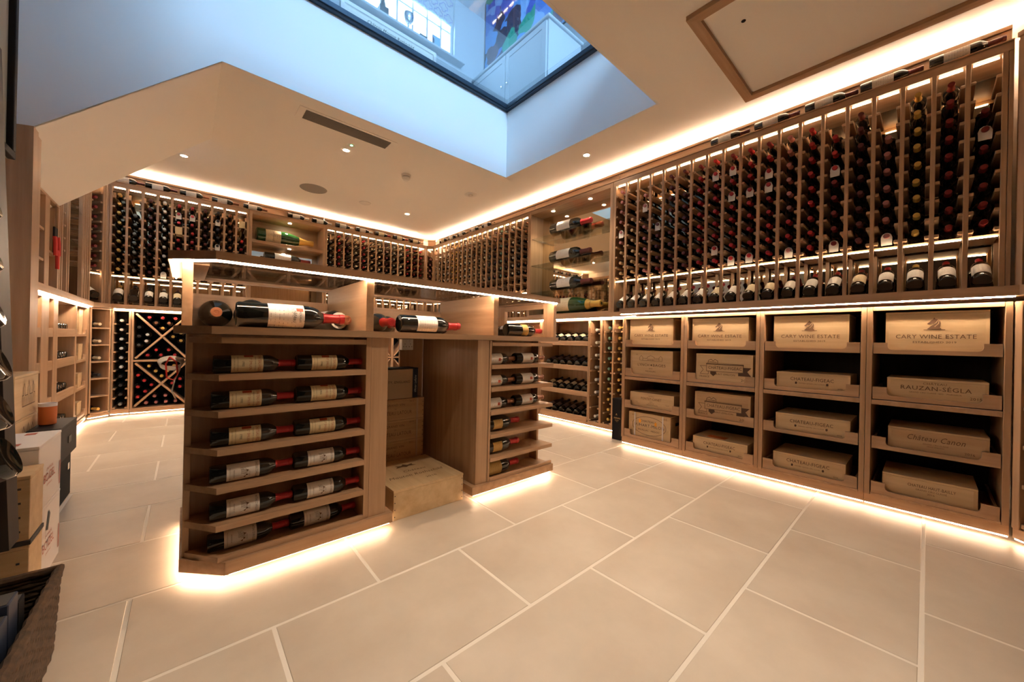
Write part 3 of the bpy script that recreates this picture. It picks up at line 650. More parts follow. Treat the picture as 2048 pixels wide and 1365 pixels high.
for i in range(4):
    yl, yr = BND[i], BND[i+1]; W = yl-yr
    t = thing('crate_cabinet', 'oak cabinet with four crate trays, '+CU[i], 'cabinet', (3.22, yl, 0), rad(-90), 'crate cabinets')
    for a, b in ((0, .027), (W-.027, W)): box('side_panel', t, 'oak', a+.001, b-.001, 0, .6, .09, 1.262)
    box('top_rail', t, 'oak', .027, W-.027, 0, .03, 1.238, 1.262); box('top_panel', t, 'oak', .027, W-.027, .031, .6, 1.25, 1.262)
    box('bottom_panel', t, 'oak', .027, W-.027, 0.002, .6, .0895, .103); box('back_panel', t, 'darkwood', .027, W-.027, .585, .6, .104, 1.249)
    box('middle_shelf', t, 'oak', .027, W-.027, .002, .584, .655, .684)
    plinth(t, 0, W)
    for (z1, z0) in TRAYS:
        d = box('tray', t, 'oak', .034, W-.034, .023, .56, z0+.006, z0+.016)
        c = Vector(d.location); p = scoop('tray_front', None, .031, W-.031, .004, .022, z0, z1); p.parent = d; p.location = Vector(p.location)-c
        for a, b in ((.034, .046), (W-.046, W-.034)):
            q = box('tray_side', d, 'oak', a-c.x, b-c.x, .0235-c.y, .555-c.y, z0+.0165-c.z, z1-.01-c.z)
def crate(label, y0, y1, zb, zt, m='pine', dep=.34, xf=3.249):
    t = thing('wine_crate', label, 'crate', (xf, (y0+y1)/2, zb), rad(-90)); w, h = abs(y0-y1), zt-zb
    box('body', t, m, -w/2, w/2, 0, dep, 0, h-.012, .001); box('lid', t, m, -w/2-.001, w/2+.001, -.001, dep+.001, h-.0115, h, .001)
    for s in (-1, 1):
        box('end_board', t, m, s*w/2-.0135*s, s*(w/2+.0004), -.0006, .004, .001, h-.0125, 0)
    return t, w, h
ZB = [z0+.0165 for z1, z0 in TRAYS]
KN = [(-.5, 0), (.5, 0), (.45, .10), (.38, .14), (.42, .30), (.45, .55), (.38, .78), (.22, .92), (.05, .97), (-.02, 1.1), (-.08, .95), (-.2, .86), (-.36, .66), (-.5, .55), (-.46, .45), (-.34, .47), (-.22, .56), (-.10, .56), (-.05, .48), (-.2, .34), (-.34, .2), (-.38, .14), (-.45, .10)]
def cary(i, y0, y1, zt):
    t, w, h = crate('pale crate with knight emblem, %s from black gift box' % ORD[i], y0, y1, ZB[0], zt)
    f = -.001
    print_shape(t, [(a*.055, b*.062) for a, b in KN], 0, h*.56, f, 'ink_soft', 'knight_emblem')
    print_line(t, [(-.04, 0), (.04, 0)], .003, 0, h*.545, f, 'ink_soft', name='emblem_base')
    for q in ([(-.012, .02), (.004, .034), (.012, .05)], [(.0, .012), (.014, .03), (.016, .05)]): print_line(t, q, .0028, .002, h*.575, f-.0006, 'pine_x', name='emblem_cut')
    lettering(t, 'CARY WINE ESTATE', .034, 0, h*.375, f, 'ink_soft', w*.78); lettering(t, 'ESTABLISHED 2019', .016, 0, h*.24, f, 'ink', w*.42)
for i, (a, b, zt) in enumerate(((1.925, 1.502, 1.236), (1.335, .915, 1.226), (.751, .340, 1.225), (.171, -.224, 1.226))): cary(i, a, b, zt)
t, w, h = crate('wooden Lynch Bages crate with printed château front', 1.913, 1.50, ZB[1], .940)
lettering(t, 'LYNCH ', .034, -.072, h*.42, -.001, 'ink', .115); lettering(t, 'BAGES', .034, .082, h*.42, -.001, 'ink', .12); lettering(t, '♦', .02, .006, h*.42, -.001, 'ink')
lettering(t, '2015', .017, 0, h*.28, -.001); lettering(t, 'PAUILLAC', .019, 0, h*.17, -.001, 'ink', .1); lettering(t, '6 B', .014, -.14, h*.83, -.001)
bl_ = [(-.11, 0), (-.11, .03), (-.095, .045), (-.08, .03), (-.08, .02), (-.035, .02), (-.035, .032), (0, .048), (.035, .032), (.035, .02), (.08, .02), (.08, .03), (.095, .045), (.11, .03), (.11, 0), (-.11, 0)]
print_line(t, bl_, .0028, 0, h*.60, -.001, 'ink_soft', name='printed_chateau'); print_line(t, [(-.08, .02), (-.08, 0)], .0028, 0, h*.60, -.001, 'ink_soft'); print_line(t, [(.08, .02), (.08, 0)], .0028, 0, h*.60, -.001, 'ink_soft')
for k in range(7): print_line(t, [(-.03+k*.01, .004), (-.03+k*.01, .014)], .003, 0, h*.60, -.001, 'ink_soft')
t, w, h = crate('low wooden Pontet-Canet crate', 1.909, 1.483, ZB[2], .541)
lettering(t, 'CHÂTEAU', .012, 0, h*.80, -.001, 'ink_soft'); lettering(t, 'PONTET-CANET', .030, 0, h*.62, -.001, 'ink_soft', .20); lettering(t, '2016', .014, 0, h*.44, -.001, 'ink_soft'); lettering(t, 'PAUILLAC', .013, 0, h*.34, -.001, 'ink_soft'); lettering(t, 'PRODUCT OF FRANCE', .010, .01, h*.24, -.001, 'ink_soft')
lettering(t, '12 bts', .012, -.15, h*.36, -.001, 'ink_soft'); lettering(t, 'CONTENTS', .010, -.14, h*.26, -.001, 'ink_soft'); lettering(t, '12x0,75', .011, .155, h*.34, -.001, 'ink_soft')
t, w, h = crate('wooden Duhart-Milon crate with oval print and white straps', 1.918, 1.51, ZB[3], .348)
ov = [(.165*math.cos(2*PI*k/40), .085*math.sin(2*PI*k/40)) for k in range(40)]
print_line(t, ov, .003, 0, h*.50, -.001, 'ink_black', True, 'printed_oval'); lettering(t, 'CHATEAU', .026, -.01, h*.68, -.001, 'ink_black', .15); lettering(t, 'DUHART-MILON', .038, 0, h*.50, -.001, 'ink_black', .30); lettering(t, 'PAUILLAC · MEDOC', .021, 0, h*.31, -.001, 'ink_black', .21)
lettering(t, '2015', .022, .15, h*.88, -.001); lettering(t, '6/1.5', .018, -.15, h*.88, -.001)
for x in (-.14, .135): box('strap', t, 'card_white', x-.006, x+.006, -.0035, -.0018, .002, h-.002, 0)
for x, z in ((-.088, .66), (.068, .62)): print_shape(t, [(.011*math.cos(q*PI/5), .019*math.sin(q*PI/5)) for q in range(10)], x, h*z, -.0022, 'ink_orange', 'orange_sticker')
box('handle_slot', t, 'black', w/2-.001, w/2+.0012, .10, .17, h*.60, h*.72, 0)
def figeac_banner(label, y0, y1, zb, zt, year, m):
    t, w, h = crate(label, y0, y1, zb, zt, m); f = -.001
    print_line(t, [(-.125, -.03), (-.125, .035), (.145, .035), (.145, -.03), (-.125, -.03)], .0032, 0, h*.50, f, 'ink', name='printed_banner')
    print_line(t, [(-.125, .028), (.145, .028)], .006, 0, h*.50, f, 'ink')
    print_line(t, [(-.125, .012), (-.175, .012), (-.15, -.02), (-.175, -.055), (-.11, -.055), (-.11, -.03)], .003, 0, h*.50, f, 'ink', name='printed_ribbon')
    print_shape(t, [(.145, .012), (.20, .012), (.172, -.018), (.20, -.055), (.11, -.055), (.11, -.032), (.145, -.032)], 0, h*.50, f, 'ink', 'printed_ribbon')
    print_line(t, [(-.115, .035), (-.11, .058), (-.09, .068), (-.075, .055), (-.06, .068), (-.04, .056), (-.04, .035)], .0035, 0, h*.50, f, 'ink', name='printed_crown'); print_line(t, [(-.105, .045), (-.05, .045)], .0035, 0, h*.50, f, 'ink')
    print_shape(t, [(-.095, -.032), (-.05, -.032), (-.05, -.05), (-.072, -.07), (-.095, -.05)], 0, h*.50, f, 'ink', 'printed_shield')
    lettering(t, 'CHÂTEAU-FIGEAC', .034, .012, h*.495, f, 'ink', .245); lettering(t, 'SAINT-EMILION', .019, .012, h*.27, f, 'ink', .15); lettering(t, 'FRANCE', .022, -.14, h*.16, f, 'ink', .075); lettering(t, year, .024, .165, h*.11, f, 'ink', .07)
figeac_banner('wooden Figeac crate with ribbon banner and year 2012', 1.298, .882, ZB[1], .932, '2012', 'pine'); figeac_banner('darker wooden Figeac crate with ribbon banner and year 2014', 1.302, .892, ZB[2], .612, '2014', 'pinedark')
def figeac_low(label, y0, y1, zb, zt, yr, red=False):
    t, w, h = crate(label, y0, y1, zb, zt, 'pine'); f = -.001
    lettering(t, 'CHATEAU-FIGEAC', .032, 0, h*.60, f, 'ink', .235); lettering(t, 'PREMIER GRAND CRU CLASSÉ', .0095, 0, h*.36, f, 'ink_soft', .14); lettering(t, yr, .012, .15, h*.17, f, 'ink')
    for s in (-1, 1): print_shape(t, [(-.006, -.006), (.002, -.008), (.006, .0), (.004, .009), (-.006, .008)], s*.085, h*.36, f, 'ink', 'printed_crest')
    if red: box('red_label', t, 'orange', -.11, .03, .04, .13, h+.0002, h+.0015, 0)
figeac_low('low Figeac crate with orange label on its lid', 1.312, .907, ZB[3], .236, '2015', True)
figeac_low('low Figeac crate in second tray of third cabinet', .728, .329, ZB[1], .822, '2016'); figeac_low('low Figeac crate in third tray of third cabinet', .729, .325, ZB[2], .524, '2016'); figeac_low('low Figeac crate in bottom tray of third cabinet', .740, .344, ZB[3], .238, '2016')
t, w, h = crate('low wooden Rauzan-Ségla crate dated 2015', .160, -.225, ZB[1], .829, 'pine')
lettering(t, 'CHÂTEAU', .018, 0, h*.78, -.001, 'ink_soft', .09); lettering(t, 'RAUZAN-SÉGLA', .034, 0, h*.55, -.001, 'ink_soft', .27); lettering(t, 'GRAND CRU CLASSÉ 1855 - MARGAUX', .011, 0, h*.34, -.001, 'ink_soft', .2); lettering(t, '2015', .021, .15, h*.22, -.001, 'ink_soft')
t, w, h = crate('low dark Canon crate with flowing script', .152, -.231, ZB[2], .530, 'pinedark')
lettering(t, 'Château Canon', .044, 0, h*.62, -.001, 'ink_soft', .22, .35); lettering(t, 'GRAND CRU CLASSÉ', .010, 0, h*.38, -.001, 'ink_soft'); lettering(t, 'SAINT-EMILION', .009, 0, h*.28, -.001, 'ink_soft'); lettering(t, '2016', .018, .125, h*.2, -.001, 'ink_soft')
t, w, h = crate('low wooden Haut-Bailly crate in bottom corner tray', .173, -.195, ZB[3], .242, 'pine')
lettering(t, 'CHATEAU HAUT-BAILLY', .024, .015, h*.62, -.001, 'ink', .185); lettering(t, 'GRAND CRU CLASSÉ', .014, .015, h*.45, -.001, 'ink_soft', .12); lettering(t, '2016', .014, .015, h*.31, -.001, 'ink_soft')
box('dark_end', t, 'pinedark', w/2-.0142, w/2+.0006, -.0014, .003, .001, h-.013, 0)

# angled corner shelving beyond the crate cabinets
ce = thing('corner_shelving', 'angled oak corner shelving past the crate cabinets', 'shelving', (3.22, -.298, 0), rad(-135))
for a in (.002, .55): box('side_panel', ce, 'oak', a, a+.03, .003, .42, .09, 1.262)
for z in (.10, .30, .50, .70, .90, 1.10): box('shelf', ce, 'oak', .034, .548, .01, .40, z, z+.022)
box('back_panel', ce, 'oak', .034, .548, .402, .42, .09, 1.262); box('filler', ce, 'oak', -.02, .0015, .024, .034, .09, 1.262); box('top_panel', ce, 'oak', .034, .548, .002, .40, 1.24, 1.262); plinth(ce, 0, .58)
cu_ = thing('corner_shelving', 'angled tall oak shelves at the end of bottle rack', 'shelving', (3.522, -.324, 0), rad(-135))
for a in (.002, .50): box('side_panel', cu_, 'oak', a, a+.03, .003, .33, Z_LEDGE, Z_TOP)
for k in range(9): box('shelf', cu_, 'oak', .034, .498, .01, .32, 1.42+k*.15, 1.44+k*.15)
box('back_panel', cu_, 'oak', .034, .498, .32, .335, Z_LEDGE, Z_TOP); box('header', cu_, 'oak', .0, .55, -.008, .32, Z_TOP, Z_TOP+.028); box('back_board', cu_, 'oak', .05, .6, .112, .128, Z_TOP+.029, Z_TOP+.125); box('cornice', cu_, 'oak', .05, .6, .10, .128, Z_TOP+.126, Z_TOP+.15); box('filler', cu_, 'oak', -.02, .0015, .024, .034, Z_LEDGE, Z_TOP)
box('cove_strip', cu_, 'led_cove', .08, .6, .150, .165, Z_TOP+.140, Z_TOP+.147, 0)

# ------------------------------------------------------------------ low racks under the glass niche
sl = thing('bottle_shelving', 'low oak shelves of slanted bottles under glass niche', 'shelving', (3.55, 3.42, 0), rad(-90)); SW = 3.42-2.632
for a, b in ((0, .02), (SW-.02, SW)): box('side_panel', sl, 'oak', a+.001, b-.001, 0, .36, .09, 1.285)
box('back_panel', sl, 'oak', .02, SW-.02, .345, .36, .09, 1.285); box('top_panel', sl, 'oak', .02, SW-.02, 0, .344, 1.262, 1.285); plinth(sl, 0, SW, .004, .066)
SHF = [.965, .667, .363, .068]
for z in SHF:
    d = box('shelf', sl, 'oak', .021, SW-.021, .024, .343, z+.004, z+.018); c = Vector(d.location)
    box('shelf_lip', d, 'oak', .021-c.x, SW-.021-c.x, .002-c.y, .022-c.y, z-c.z, z+.058-c.z)
M0 = rack_matrix(sl)
for r, z in enumerate(SHF):
    lab = ['label_cream', 'label_dark', 'label_tan', 'label_dark'][r]; wd = ['top', 'second', 'third', 'bottom'][r]
    for k in range(6):
        o = new_bottle(kind='champagne' if r == 3 else 'burgundy', cap='black', label=lab if not (r == 3 and k == 0) else 'label_tan', seg=20, lz=(.05, .125), half=1.1, name='slanted_bottle')
        u = SW-.085-k*.118
        place(o, M0 @ T(u, .038, z+.075) @ RX(-90+16) , 1.0)
        tag(o, 'dark bottle slanted on %s shelf below niche, %s from the column racks' % (wd, ORD[k]), 'bottle', 'slanted bottles on the low shelves below the niche')
def column_rack(t, bays, z0, z1, dep, where, group):
    """vertical columns of single bottles: bays = [(u0, u1, [axis heights], [caps])]"""
    R0 = rack_matrix(t)
    for bi, (u0, u1, zs, caps) in enumerate(bays):
        for z in zs:
            for a, b in ((u0, u0+.022), (u1-.022, u1)): box('rail', t, 'oak', a, b, .004, dep, z-.052, z-.036)
        for k, (z, cp) in enumerate(zip(zs, caps)):
            if cp is None: continue
            o = new_bottle(cap=cp, seg=16); place(o, R0 @ T((u0+u1)/2, .325, z) @ RX(90), 1.0)
            tag(o, '%s-capped bottle, %s down in %s' % (cp, ORD[k], where[bi]), 'bottle', group)
cr = thing('column_rack', 'narrow low oak bottle columns beside the slanted bottles', 'wine rack', (3.55, 2.631, 0), rad(-90)); CRW = 2.631-2.02
for a, b in ((0, .014), (.146, .176), (.198, .200), (.308, .328), (.436, CRW)): box('upright', cr, 'oak', a+.0005, b-.0005, 0, .36, .09, 1.262)
box('top_panel', cr, 'oak', 0, CRW, 0, .36, 1.2625, 1.285); box('bottom_panel', cr, 'oak', 0, CRW, 0, .36, .067, .0895); box('back_panel', cr, 'darkwood', 0, CRW, .361, .37, .067, 1.285); plinth(cr, 0, CRW, .004, .066)
column_rack(cr, [(.014, .146, [1.152, 1.006, .86, .72, .575, .429, .29, .151], ['white']*6+[None, 'white']), (.200, .308, [1.175, 1.058, .947, .83, .713, .599, .485, .368, .254, .144], ['green']*6+['gold']*4), (.328, .436, [1.175, 1.058, .947, .83, .713, .599, .485, .368, .254, .144], ['gold']*7+[None]*3)],
            .09, 1.26, .34, ['column beside slanted bottles', 'middle low column below niche', 'low column above black gift box'], 'bottles in the low columns below the niche')
gx = thing('gift_box', 'tall black bottle gift box standing beside crate cabinet', 'gift box', (3.42, 2.135, 0), rad(-90))
box('body', gx, 'blackcard', -.05, .05, -.05, .05, 0, .405); box('lid', gx, 'blackcard', -.0515, .0515, -.0515, .0515, .4055, .425)
lettering(gx, 'A', .03, 0, .262, -.05, 'ink_gold'); lettering(gx, 'ARRAN', .024, .006, .225, -.05, 'ink_gold', .075); lettering(gx, 'distillery', .013, .004, .203, -.05, 'ink_gold', shear=.3); lettering(gx, 'ESTD', .008, .004, .19, -.05, 'ink_gold')

# rest of the low cabinets along the long wall, mostly hidden by the island
lc = thing('low_cabinet', 'low oak shelving below the far bottle rack', 'cabinet', (3.55, 6.20, 0), rad(-90)); LW = 6.20-3.425
for k in range(5): box('upright', lc, 'oak', k*(LW-.02)/4, k*(LW-.02)/4+.02, 0, .36, .09, 1.262)
for k in range(4):
    for z in (.10, .39, .68, .97): box('shelf', lc, 'oak', k*(LW-.02)/4+.021, (k+1)*(LW-.02)/4-.001, .006, .345, z, z+.02)
box('top_panel', lc, 'oak', 0, LW, 0, .36, 1.2625, 1.285); box('back_panel', lc, 'oak', 0, LW, .346, .36, .09, 1.26); plinth(lc, 0, LW, .004, .088)

# ------------------------------------------------------------------ low racks on the back wall
cs = thing('corner_shelving', 'narrow angled oak shelves in corner below the soffit', 'shelving', (-.795, 6.235, 0), rad(45)); KW = .205
for a, b in ((0, .016), (KW-.016, KW)): box('side_panel', cs, 'oak', a, b, 0, .30, .09, 1.285)
for z in (1.045, .850, .657, .463, .262, .072): box('shelf', cs, 'oak', .0165, KW-.0165, 0, .30, z, z+.016)
box('back_panel', cs, 'oak', .0165, KW-.0165, .301, .31, .09, 1.285); box('top_panel', cs, 'oak', .0165, KW-.0165, 0, .30, 1.268, 1.285); plinth(cs, 0, KW, .004, .07)
for k, (z, cp) in enumerate(((1.061, 'cream'), (.866, 'cream'), (.673, 'cream'), (.479, 'black'), (.088, 'gold'))):
    o = new_bottle(cap=cp, seg=18, kind='bordeaux'); place(o, rack_matrix(cs) @ T(KW/2-.01, .298, z+.0385) @ RX(90)); tag(o, '%s-capped bottle, %s down on the angled corner shelves' % (cp, ORD[k]), 'bottle', 'bottles on the angled corner shelves')
cb2 = thing('column_rack', 'single low oak bottle column beside the diamond bins', 'wine rack', (-.650, 6.4, 0)); QW = .160
for a, b in ((0, .018), (QW-.018, QW)): box('upright', cb2, 'oak', a, b, 0, .36, .09, 1.262)
box('top_panel', cb2, 'oak', 0, QW, 0, .36, 1.2625, 1.285); box('bottom_panel', cb2, 'oak', 0, QW, 0, .36, .07, .0895); box('back_panel', cb2, 'darkwood', 0, QW, .361, .37, .07, 1.285); plinth(cb2, 0, QW, .004, .07)
column_rack(cb2, [(.018, QW-.018, [1.154, 1.043, .93, .817, .704, .592, .48, .374, .262, .145], ['silver']*6+['black']*3+['grey'])], .09, 1.26, .34, ['low column beside diamond bins'], 'bottles in the low column by the diamond bins')
def diamond(name, label, x0, wd):
    t = thing(name, label, 'wine rack', (x0, 6.4, 0))
    for a, b in ((0, .02), (wd-.02, wd)): box('upright', t, 'oak', a+.0005, b-.0005, 0, .36, .09, 1.262)
    box('top_panel', t, 'oak', 0, wd, 0, .36, 1.2625, 1.285); box('bottom_panel', t, 'oak', 0, wd, 0, .36, .066, .0895); box('middle_shelf', t, 'oak', .02, wd-.02, 0, .36, .655, .676); box('back_panel', t, 'black', .02, wd-.02, .355, .36, .09, 1.262); plinth(t, 0, wd, .004, .065)
    for z0, z1 in ((.0895, .655), (.676, 1.262)):
        a0, a1, h = .021, wd-.021, z1-z0; th = math.atan2(h, a1-a0); L = math.hypot(h, a1-a0)-.05
        for s in (1, -1): box('diagonal', t, 'oak', wd/2-L/2, wd/2+L/2, (.003 if s > 0 else .006), .33, (z0+z1)/2-.0105, (z0+z1)/2+.0105, .002, (0, -s*th, 0))
    return t
DX = -.486
dm = diamond('diamond_rack', 'low oak diamond bins of bottles beside the island', DX, .545)
XW = .545
def bin_bottles(z0, z1, spec, bn):
    cx, cz = XW/2, (z0+z1)/2
    for qd, cols, pts in spec:
        for k, (dx, dz) in enumerate(pts):
            cp = cols[k % len(cols)] if isinstance(cols, list) else cols
            o = new_bottle(cap=cp, seg=14); place(o, rack_matrix(dm) @ T(cx+dx, .335, cz+dz) @ RX(90) @ RZ(random.uniform(0, 360)))
            tag(o, '%s-capped bottle, %s in the %s wedge of the %s diamond bin' % (cp, ORD[k], qd, bn), 'bottle', 'bottles in the diamond bins')
H_ = .28
bin_bottles(.676, 1.262, [('top', ['red', 'red', 'red', 'copper', 'copper', 'gold'], [(-.12, .235), (0, .235), (.12, .235), (-.06, .172), (.06, .172), (0, .105)]), ('near side', ['black', 'black', 'black', 'silver', 'silver'], [(-.209, .11), (-.209, .0), (-.209, -.11), (-.135, .02), (-.145, -.06)]),
     ('far side', 'gold', [(.10, 0.0), (.175, .05), (.175, -.05)]), ('bottom', 'red', [(-.055, -.17), (.06, -.17), (-.13, -.235), (-.01, -.235), (.12, -.235)])], 'upper')
bin_bottles(.0895, .655, [('top', 'gold', [(-.115, .225), (0, .225), (.115, .225), (-.055, .16), (.055, .16), (0, .095)]), ('near side', 'red', [(-.21, .115), (-.155, .045), (-.21, -.03), (-.145, -.09), (-.21, -.155), (-.09, -.01)]),
     ('far side', 'red', [(.10, 0), (.175, .05), (.175, -.05)]), ('bottom', 'pink', [(-.06, -.155), (.04, -.155), (-.135, -.233), (-.045, -.233), (.045, -.233), (.135, -.233)])], 'lower')
for k in range(6):
    diamond('diamond_rack', 'low oak diamond bins along back wall, %s behind the island' % ORD[k], .062+k*.548, .545)

# ------------------------------------------------------------------ island
IS = thing('display_island', 'free-standing oak wine island with glass top and knee hole', 'island', (1.05, 2.22, 0), world=True)
YF, YR = 1.856, 2.60
prism('base_board', IS, 'oak', [(-.004, 2.0), (.136, YF), (.832, YF), (.832, YR), (-.004, YR)], .036, .088)
prism('base_board', IS, 'oak', [(1.345, YF), (2.085, YF), (2.085, YR), (1.345, YR)], .036, .088)
for b in ((.15, .82, YF+.012, YF+.020), (.006, .014, 2.02, YR-.03), (1.36, 2.07, YF+.012, YF+.020), (2.064, 2.072, YF+.03, YR-.03), (.02, .82, YR-.022, YR-.014), (1.36, 2.07, YR-.022, YR-.014)):
    box('plinth_strip', IS, 'led_plinth', *b, .028, .035, 0)
prism('plinth_strip', IS, 'led_plinth', [(.012, 2.004), (.020, 2.010), (.146, 1.876), (.140, 1.868)], .028, .035)
# left tower
box('side_panel', IS, 'oak', .004, .026, 2.005, YR-.01, .088, 1.004); box('rear_panel', IS, 'oak', .026, .778, YR-.03, YR-.01, .088, 1.004)
box('back_panel', IS, 'oak', .026, .684, 2.055, 2.070, .088, 1.004); box('upright', IS, 'oak', .684, .709, YF+.016, 2.07, .088, 1.004)
box('stile', IS, 'oak', .711, .80, YF+.020, YF+.045, .088, 1.004); box('knee_side', IS, 'oak', .778, .80, YF+.046, YR-.01, .088, 1.004)
prism('top_rail', IS, 'oak', [(.012, 2.0), (.110, YF+.014), (.683, YF+.014), (.683, YF+.034), (.12, YF+.034), (.026, 2.015)], .968, .992)
SZ = [.842, .694, .541, .389, .238, .088]
for z in SZ[:-1]:
    prism('shelf', IS, 'oak', [(.008, 2.004), (.040, 1.960), (.104, YF+.012), (.683, YF+.012), (.683, 2.054), (.027, 2.054), (.027, 2.004)], z-.025, z)
prism('shelf_lip', IS, 'oak', [(.012, 2.0), (.112, YF+.014), (.683, YF+.014), (.683, YF+.030), (.12, YF+.030), (.026, 2.012)], .0885, .110)
# right tower
box('knee_side', IS, 'oak', 1.38, 1.40, YF+.046, YR-.01, .088, 1.004); box('stile', IS, 'oak', 1.38, 1.472, YF+.020, YF+.045, .088, 1.004); box('upright', IS, 'oak', 1.474, 1.490, YF+.016, YF+.045, .088, 1.004)
box('back_panel', IS, 'oak', 1.401, 2.05, 2.075, 2.09, .088, 1.004); box('side_panel', IS, 'oak', 2.05, 2.07, 2.0, YR-.01, .088, 1.004); box('rear_panel', IS, 'oak', 1.401, 2.049, YR-.03, YR-.01, .088, 1.004)
for z in SZ[:-1]: prism('shelf', IS, 'oak', [(1.491, YF+.012), (2.082, YF+.012), (2.082, 1.998), (2.049, 2.074), (1.401, 2.074), (1.401, YF+.047), (1.491, YF+.047)], z-.025, z)
box('shelf_lip', IS, 'oak', 1.491, 2.082, YF+.014, YF+.03, .0885, .110); box('top_rail', IS, 'oak', 1.491, 2.07, YF+.014, YF+.034, .968, .992)
box('knee_back', IS, 'oak', 1.19, 1.379, YR-.012, YR+.006, .10, 1.004)
# counter, upper bays, glass top
prism('counter', IS, 'oak', [(-.035, 1.99), (.078, 1.846), (2.106, 1.846), (2.106, YR+.02), (-.035, YR+.02)], 1.005, 1.036)
box('end_post', IS, 'oak', -.012, .022, 1.985, 2.56, 1.0365, 1.296)
for a, b in ((.676, .714), (1.492, 1.531)): box('divider', IS, 'oak', a, b, YF+.006, 2.54, 1.0365, 1.296)
box('end_post', IS, 'oak', 2.068, 2.098, YF+.006, 1.97, 1.0365, 1.296); box('end_post', IS, 'oak', 2.068, 2.098, 2.43, 2.56, 1.0365, 1.296)
box('end_rail', IS, 'oak', 2.068, 2.098, 1.971, 2.429, 1.256, 1.296); box('end_rail', IS, 'oak', 2.068, 2.098, 1.971, 2.429, 1.0365, 1.055)
for a, b in ((.023, .675), (.715, 1.491), (1.532, 2.067)): box('rear_board', IS, 'oak', a, b, 2.52, 2.54, 1.0365, 1.215)
TZ0, TZ1 = 1.297, 1.331
prism('top_frame', IS, 'oak', [(-.055, 1.985), (.086, 1.848), (2.122, 1.848), (2.122, 1.915), (.112, 1.915), (.075, 1.95), (-.02, 2.05), (-.055, 2.05)], TZ0, TZ1)
box('top_frame', IS, 'oak', -.055, .075, 2.051, YR+.05, TZ0, TZ1); box('top_frame', IS, 'oak', 2.045, 2.122, 1.916, YR+.05, TZ0, TZ1); box('top_frame', IS, 'oak', .076, 2.044, 2.575, YR+.05, TZ0, TZ1)
prism('glass_top', IS, 'glass_top', [(.076, 1.951), (.112, 1.916), (2.044, 1.916), (2.044, 2.574), (.076, 2.574)], TZ0+.012, TZ1-.004)
box('light_strip', IS, 'led_ledge', .09, 2.10, 1.858, 1.863, TZ0-.007, TZ0-.001, 0)
prism('light_strip', IS, 'led_ledge', [(-.035, 1.985), (-.031, 1.989), (.092, 1.863), (.090, 1.858)], TZ0-.007, TZ0-.001); box('light_strip', IS, 'led_ledge', -.041, -.036, 1.99, 2.60, TZ0-.007, TZ0-.001, 0)
def lay(o, x, y, z, r, s=1., roll=0, yaw=0): return place(o, T(x, y, z+r+.0014) @ RZ(yaw) @ RY(90) @ RZ(roll), s)
def figeac_bottle():
    o = bottle('bordeaux', 'red', None, 'glass_black', 32); put('label', label_mesh('bordeaux', 'paper_label_fig', .060, .172, 1.3, 24), o); r = .0383
    curved_text(o, 'CHATEAU-FIGEAC', .016, r, .158, 'ink_red', .0, .088); curved_text(o, 'PREMIER GRAND CRU CLASSÉ', .006, r, .143, 'ink_soft', 0, .07); curved_text(o, 'ST ÉMILION', .013, r, .126, 'ink_red', .0, .056)
    curved_text(o, '1990', .013, r, .100, 'ink_black', .0, .022); curved_text(o, 'MIS EN BOUTEILLE AU CHÂTEAU', .005, r, .082, 'ink_soft', 0, .07); curved_text(o, 'SAINT-ÉMILION - FRANCE', .005, r, .07, 'ink_soft', 0, .06)
    me = lathe_mesh([(r, .104), (r, .137)], 'ink_red', 5, -PI/2-1.25, -PI/2-.85); put('printed_crest', me, o)
    return o
plain('paper_label_fig', (.72, .60, .36), .65); plain('paper_label_ang', (.70, .64, .57), .65)
def sketch(o, r, z, w, h, m):
    pts = [(-.5, -.5), (.5, -.5), (.42, -.1), (.5, .1), (.3, .2), (.25, .5), (.1, .25), (-.1, .3), (-.2, .6), (-.32, .25), (-.5, .1)]
    vs = []
    for a, b in pts:
        q = -PI/2+a*w/r; vs.append((r*math.cos(q), r*math.sin(q), z+b*h))
    put('printed_sketch', mesh_of(vs, [list(range(len(pts)))], m), o)
def angludet_bottle():
    o = bottle('bordeaux', 'red', None, 'glass_black', 32); put('label', label_mesh('bordeaux', 'paper_label_ang', .055, .170, 1.3, 24), o); r = .0384
    curved_text(o, "CHATEAU D'ANGLUDET", .013, r, .158, 'ink_black', .0, .09); sketch(o, .0386, .115, .045, .03, 'ink_soft')
    for k in range(4): curved_text(o, '|||||', .012-.002*k, .03885, .11+.008*k, 'ink', -.2+.12*k, .02)
    curved_text(o, 'MARGAUX', .007, r, .080, 'ink_soft'); curved_text(o, 'MIS EN BOUTEILLE AU CHATEAU', .005, r, .066, 'ink_soft', 0, .06)
    return o
SHN = ['top', 'second', 'third', 'fourth', 'fifth', 'bottom']
pf, pa = figeac_bottle(), angludet_bottle(); uf = ua = False
for k, zt in enumerate([.842, .694, .541, .389, .238, .090]):
    for j in range(2):
        if k < 3: o = copy_tree(pf) if uf else pf; uf = True
        else: o = copy_tree(pa) if ua else pa; ua = True
        lay(o, .084+.3005*j+random.uniform(-.002, .002), 1.935 if k < 5 else 1.980, zt, .0375*.985, .985, random.uniform(-16, 10))
        tag(o, '%s label red-capped bottle at %s end of %s island shelf' % ('cream Figeac' if k < 3 else 'white Angludet', ['chamfered', 'inner'][j], SHN[k]), 'bottle', 'labelled bottles on the island display shelves')
def crest_bottle():
    o = bottle('bordeaux', 'copper', None, 'glass_black', 30); put('label', label_mesh('bordeaux', 'label_white', .055, .165, 1.35, 24), o)
    put('printed_crest', lathe_mesh([(.0384, .128), (.0384, .148)], 'ink_red', 4, -PI/2-.26, -PI/2+.26), o); curved_text(o, '♛', .012, .0385, .155, 'ink_red')
    return o
pc = crest_bottle()
